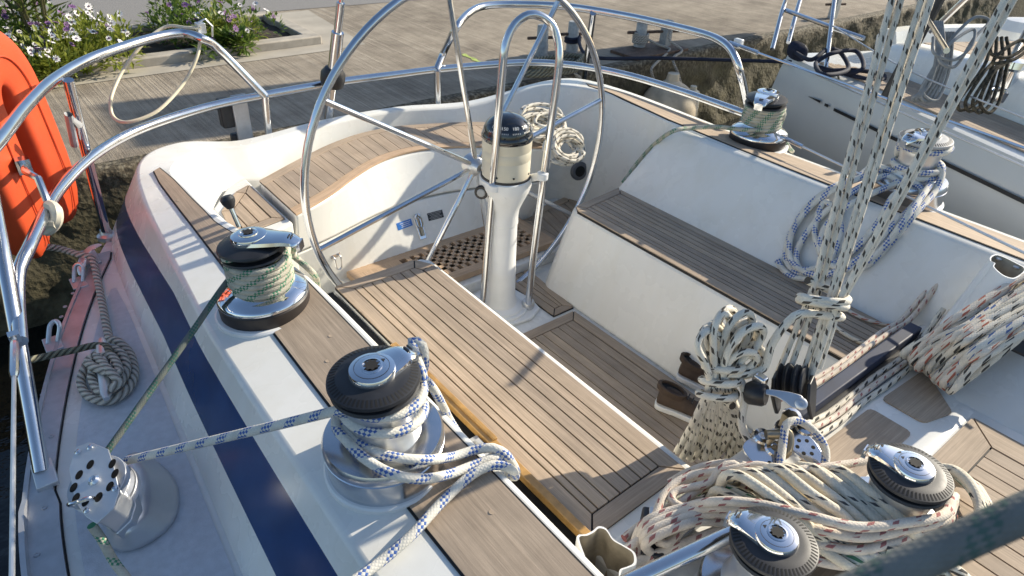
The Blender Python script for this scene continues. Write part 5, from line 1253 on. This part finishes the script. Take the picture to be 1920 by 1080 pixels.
# planting bed
pbed = thing('planter', 'low concrete kerb planting bed on the quay full of flowers', 'planter', (0, 6.6, QZ))
kx0, kx1, ky0, ky1, kw, kh = -3.2, 2.72, 6.10, 7.28, .13, .075
kc_ = plain('kerb concrete', (.40,.36,.30), .9, var=.2, scale=9, bump=.3, bscale=120)
for (a, b, c, d) in ((kx0, kx1, ky0, ky0+kw), (kx0, kx1, ky1-kw, ky1), (kx1-kw, kx1, ky0+kw+.003, ky1-kw-.003), (kx0, kx0+kw, ky0+kw+.003, ky1-kw-.003)):
    mb = MB(); mb.box(((a+b)/2, (c+d)/2, QZ+kh/2-.01), (b-a, d-c, kh+.02)); mk('kerb', mb, kc_, pbed, bevel=.012)
mb = MB(); rs = []
for i in range(40): rs.append([V((kx0+kw+(kx1-kx0-2*kw)*i/39, ky0+kw+(ky1-ky0-2*kw)*k/11, QZ+.02+.025*mn.noise(V((i*.7, k*.7, 0))))) for k in range(12)])
mb.rings(rs, closed=False); mk('soil', mb, plain('soil', (.04,.028,.02), .95, var=.4, scale=30, bump=.6, bscale=60), pbed)
mb = MB(); mb.add([(kx1+.006, 5.86, QZ+.004), (3.05, 5.9, QZ+.004), (3.2, 7.45, QZ+.004), (kx1+.006, 7.45, QZ+.004)], [(0, 1, 2, 3)]); mb.add([(-3, 5.9, QZ+.004), (kx1+.006, 5.86, QZ+.004), (kx1+.006, ky0-.006, QZ+.004), (-3, ky0-.006, QZ+.004)], [(0, 1, 2, 3)])
mk('apron', mb, plain('smooth concrete', (.40,.36,.295), .9, var=.14, scale=4, bump=.2, bscale=150), kind='structure', smooth=False)
def leafmat(name, c, c2):
    t = NT(name); oi = t.n('ShaderNodeTexCoord'); n = t.noise(t.geo(), 17, 3); base = t.ramp(n, [(.35, c), (.65, c2)])
    t.set(base, .5, spec=.35); t.b.inputs['Transmission Weight'].default_value = 0
    tr = t.n('ShaderNodeBsdfTranslucent'); t.l(base, tr.inputs[0]); ms_ = t.n('ShaderNodeMixShader'); ms_.inputs[0].default_value = .35
    t.l(t.b.outputs[0], ms_.inputs[1]); t.l(tr.outputs[0], ms_.inputs[2]); t.l(ms_.outputs[0], t.out.inputs[0]); return t.m
LM = [leafmat('yellow green leaf', (.16,.21,.03), (.36,.38,.07)), leafmat('mid green leaf', (.08,.15,.025), (.20,.27,.05)), leafmat('oleander leaf', (.07,.11,.025), (.20,.24,.06))]
FWm = plain('white petal', (.72,.70,.70), .6, var=.06); FPm = plain('purple petal', (.20,.09,.24), .6, var=.35, scale=14); FCm = plain('flower eye', (.06,.03,.07), .7)
rnd = random.Random(77)
def leaf(mb, p, dv, up, L, w, mi=0):
    dv = dv.normalized(); s_ = dv.cross(up)
    if s_.length < 1e-4: s_ = dv.orthogonal()
    s_.normalize(); n_ = s_.cross(dv); b = rnd.uniform(-.15, .35)
    q = [p, p+dv*L*.45+s_*w*.5+n_*L*.05, p+dv*L-n_*L*b*.5, p+dv*L*.45-s_*w*.5+n_*L*.05, p+dv*L*.5-n_*L*.02]
    mb.add(q, [(0, 1, 4), (1, 2, 4), (2, 3, 4), (3, 0, 4)], mi=mi)
def rv(): 
    a = rnd.uniform(0, 2*math.pi); z = rnd.uniform(-1, 1); r_ = math.sqrt(1-z*z); return V((r_*math.cos(a), r_*math.sin(a), z))
def plant(x, y, rx, ry, h, nl_, nf, mi, cols, label, group='flowering plants in the planting bed'):
    t = thing('flowering_plant', label, 'plant', (x, y, QZ+.02), group)
    mb = MB(); heads = []
    lumps = [(rnd.uniform(-.7, .7)*rx, rnd.uniform(-.7, .7)*ry, rnd.uniform(.55, 1)) for _ in range(9)]
    for _ in range(nl_):
        lx, ly, lh = rnd.choice(lumps); d = rv(); k = rnd.random()**.4
        p = V((x+lx+d.x*rx*.42*k, y+ly+d.y*ry*.42*k, QZ+.03+h*lh*(.42+.5*max(-.75, d.z)*k)))
        leaf(mb, p, V((d.x, d.y, d.z*.7+.45))+rv()*.5, V((0, 0, 1)), rnd.uniform(.04, .085), rnd.uniform(.02, .036))
        if d.z > .35 and k > .8: heads.append(p)
    mk('leaves', mb, LM[mi], t, smooth=False)
    mb = MB()
    for q_ in range(nf):
        p = rnd.choice(heads)+V((rnd.uniform(-.03, .03), rnd.uniform(-.03, .03), rnd.uniform(.02, .07))); n_ = (V((.3, -.5, .8))+rv()*.55).normalized(); F0 = frame(p, n_); r_ = rnd.uniform(.02, .034); c_i = 0 if rnd.random() < cols else 1
        vs = [V((0, 0, 0))]+[V((r_*(1 if q % 2 == 0 else .7)*math.cos(2*math.pi*q/18), r_*(1 if q % 2 == 0 else .7)*math.sin(2*math.pi*q/18), .006)) for q in range(18)]
        mb.add(vs, [(0, 1+q, 1+(q+1) % 18) for q in range(18)], M=F0, mi=c_i)
        mb.add([V((.009*math.cos(q), .009*math.sin(q), .008)) for q in range(6)], [tuple(range(6))], mi=2, M=F0)
        mb.tube([p, p-V((0, 0, .08))], .003, 4, mi=3)
    mk('blossoms', mb, [FWm, FPm, FCm, LM[1]], t, smooth=False)
W1 = 'bushy plant with white and lilac flowers at the left end of the planting bed'
for i, (x, y, rx, ry, h, mi, cf) in enumerate(((.10,6.25,.42,.34,.42,0,.6),(.40,6.02,.34,.26,.30,0,.6),(.80,6.10,.34,.24,.30,0,.7),(-.1,5.98,.34,.24,.32,0,.5),(.55,6.35,.42,.34,.44,0,.6),(.95,6.42,.36,.34,.40,0,.7),(-.35,6.45,.45,.4,.52,1,.3),(.15,6.85,.45,.36,.60,1,.15),(.65,6.85,.40,.32,.5,1,.3),(-.75,6.9,.5,.4,.62,1,.2))):
    plant(x, y, rx, ry, h, 820, 24, mi, cf, W1)
for i, (x, y, rx, ry, h, mi, cf) in enumerate(((1.72,6.55,.34,.34,.42,1,.4),(2.02,6.45,.36,.34,.36,0,.2),(1.95,6.95,.40,.30,.48,1,.35),(1.85,6.15,.22,.16,.20,1,.3))):
    plant(x, y, rx, ry, h, 760, 14, mi, cf, 'green plant with purple and white flowers beside the bare soil of the planting bed')
plant(2.32, 6.62, .22, .24, .22, 130, 9, 1, .1, 'small sparse plant with dark purple flowers in the bare soil corner of the bed')
t_ = thing('oleander', 'young shrub with long pointed leaves standing above the flowers at the left', 'shrub', (.62, 6.62, QZ))
mb = MB(); st_ = MB()
for k in range(9):
    a = rnd.uniform(0, 6.28); ln = rnd.uniform(.8, 1.35); tp = V((.62+.42*math.cos(a)*ln*.6, 6.62+.42*math.sin(a)*ln*.6, QZ+ln)); b0_ = V((.62+.05*math.cos(a), 6.62+.05*math.sin(a), QZ))
    cv = spline([b0_, b0_.lerp(tp, .5)+V((0, 0, .12)), tp], .06); st_.tube(cv, .009, 5)
    for q in range(26):
        f = rnd.uniform(.35, 1); p = cv[int(f*(len(cv)-1))]; d = V((math.cos(q*2.4), math.sin(q*2.4), .45)); leaf(mb, p, d+rv()*.2, V((0, 0, 1)), rnd.uniform(.15, .24), rnd.uniform(.028, .042))
mk('leaves', mb, LM[2], t_, smooth=False); mk('stems', st_, plain('green stem', (.10,.09,.035), .7), t_)
# mooring posts
rust = plain('rusty painted steel', (.10,.06,.04), .75, var=.5, scale=25, bump=.3); galv = plain('weathered galvanised post', (.34,.35,.34), .6, var=.25, scale=30)
def bollard(px, py, label, sq=False, s=1.0):
    p = at(px, py, z=QZ); t = thing('mooring_post', label, 'bollard', tuple(p), 'mooring posts along the quay edge')
    mb = MB()
    if sq: mb.box(p+V((0, 0, .125*s)), (.085*s, .085*s, .26*s))
    else: mb.lathe([(.058*s, -.01), (.056*s, .10*s), (.052*s, .11*s), (.050*s, .255*s), (.044*s, .265*s), (0, .268*s)], 20, Matrix.Translation(p))
    mk('post', mb, galv, t, bevel=.008 if sq else 0)
    mb = MB(); mb.tube([p+V((-.13, .05, .155*s)), p+V((.13, -.05, .155*s))], .014, 8); mk('cross_pin', mb, rust, t)
    return p
mb = MB(); q = at(1218, 97, z=QZ); mb.box(q+V((0, .0, .012)), (.72, .34, .03)); mk('base_plate', mb, rust, None, 'rusty steel plate on the quay edge carrying two mooring posts', 'plate', bevel=.006)
b1 = bollard(1198, 92, 'round mooring post wound with thin rope, at the left of the rusty plate'); b2 = bollard(1245, 90, 'square grey mooring post at the right of the rusty plate', True); b3 = bollard(1072, 96, 'grey mooring post with a black rope looped on it, left of the rusty plate'); b4 = bollard(1015, 104, 'small grey mooring post above the rope pile, seen through the wheel rail')
b5 = bollard(1560, 34, 'mooring post on the quay behind the neighbouring boat stern', True)
pts = wrap(b1, .066, .06, .15, 0, 4.5)+[b1+V((.10, -.14, .06)), b1+V((.16, -.24, .03)), at(1222,128,z=.40), at(1226,150,y=4.12), at(1228,158,y=4.10)]
rope('fender_line', pts, .012, 'laid', 'thin pale line wound on the round mooring post and hanging down the quay wall')
rope('fender_line', [b2+V((.0, -.06, .18)), b2+V((-.05, -.09, .10)), b2+V((.02, -.2, .02)), at(1262,110,z=.43), at(1272,140,y=4.1), at(1279,165,y=4.08)], .012, 'laid', 'thin pale line hanging from the square mooring post down the quay wall')
c_ = at(1256, 196, z=-.02)
c_ = V((c_.x-.25, 3.92, -.05)); c_ = at(1252, 205, y=3.95)
t_ = thing('fender', 'big round dirty cream fender hanging against the quay wall', 'fender', tuple(c_))
mb = MB(); mb.lathe([(0, -.27)]+[(.26*math.cos(R(a)), .26*math.sin(R(a))) for a in range(-70, 71, 10)]+[(.06, .27), (.05, .33), (0, .33)], 32, Matrix.Translation(c_)); mk('body', mb, plain('dirty cream fender', (.52,.44,.32), .6, var=.35, scale=6, bump=.1), t_)
c2_ = at(1293, 205, y=3.9); t_ = thing('fender', 'small upright off white cylinder fender beside the big round one', 'fender', tuple(c2_))
mb = MB(); mb.lathe([(0, -.26), (.06, -.22), (.075, -.15), (.075, .13), (.06, .17), (.03, .19), (.03, .22), (0, .22)], 24, Matrix.Translation(c2_)); mk('body', mb, M['cream'], t_)
rnd2 = random.Random(3); pts = []
c_ = at(1040, 136, z=QZ+.03)
for k in range(46): tt = 2*math.pi*k/9; rr = .26+.09*rnd2.random(); pts.append(c_+V((rr*math.cos(tt), rr*.45*math.sin(tt), .02+.0016*k+.02*rnd2.random())))
rope('rope_pile', pts, .018, 'laidd', 'pile of dark laid mooring rope on the quay edge under the small post', 'rope coil')
rope('mooring_rope', [at(1085,104,z=.55), at(1078,125,z=.50), at(1080,140,z=.47), at(1090,150,z=.4), at(1080,175,z=.3)], .014, 'laid', 'short white rope hanging off the quay edge beside the grey post')
rope('mooring_line', wrap(b3, .066, .08, .13, 0, 2)+[at(1108,106,z=.57), at(1240,109,z=.59), at(1380,113,z=.62), at(1500,116,z=.68), at(1512,112,z=.71)], .015, 'navyl', 'thick black mooring line stretched from a quay post to the neighbouring boat stern')
rope('line', [at(1300,165,y=4.05), at(1330,158,y=4.02), at(1378,152,y=4.0)], .03, 'laid', 'pale weathered timber wedged along the quay wall beside the fenders', 'timber') if False else None
# made-up board and tubes out of view, added to cast the quay shadow
blocker = thing('shadow_board', 'made-up upright board outside the picture, added to shade the quay', 'shadow_board', (8, 3.7, 1.1))
mb = MB(); mb.box((8.0, 3.74, 2.65), (.05, .94, 3.1)); mk('plank', mb, M['teak'], blocker, smooth=False)
mb = MB(); mb.tube([(8.08, 3.3, 1.1), (8.08, 3.3, 4.2)], .025, 8); mb.tube([(8.08, 4.15, 1.1), (8.08, 4.15, 4.2)], .025, 8); mk('board_tube', mb, M['steel'], blocker)
# ---------------------------------------------------------------- camera, sun and sky
cam = bpy.data.cameras.new('camera'); co = bpy.data.objects.new('camera', cam); col.objects.link(co)
cam.sensor_width = 36; cam.lens = CF*36/1920; cam.clip_start = .02; cam.clip_end = 500
mw = Matrix((RT, UP, -FW)).transposed().to_4x4(); mw.translation = CAM; co.matrix_world = mw
sc.camera = co
w = bpy.data.worlds.new('World'); sc.world = w; w.use_nodes = True
nt = w.node_tree; bg = nt.nodes['Background']; sk = nt.nodes.new('ShaderNodeTexSky'); sk.sky_type = 'NISHITA'; sk.sun_disc = False
SUN_EL, SUN_AZ = R(27), R(-9)          # azimuth measured from +X towards +Y
sk.sun_elevation = SUN_EL; sk.sun_rotation = R(90)-SUN_AZ
sk.dust_density = 1.0; sk.ozone_density = 2.5; sk.air_density = 1.1
cam.dof.use_dof = True; cam.dof.focus_distance = 2.4; cam.dof.aperture_fstop = 7.0
nt.links.new(sk.outputs[0], bg.inputs[0]); bg.inputs[1].default_value = .12
sl = bpy.data.lights.new('sun', 'SUN'); so = bpy.data.objects.new('sun', sl); col.objects.link(so)
sl.energy = 5.0; sl.angle = R(.5); sl.color = (1, .905, .74)
sd = V((math.cos(SUN_EL)*math.cos(SUN_AZ), math.cos(SUN_EL)*math.sin(SUN_AZ), math.sin(SUN_EL)))
so.rotation_euler = sd.to_track_quat('Z', 'Y').to_euler(); so.location = (8, 0, 6)
sc.view_settings.view_transform = 'Standard'; sc.view_settings.look = 'None'; sc.view_settings.gamma = 1
sc.view_settings.exposure = .5
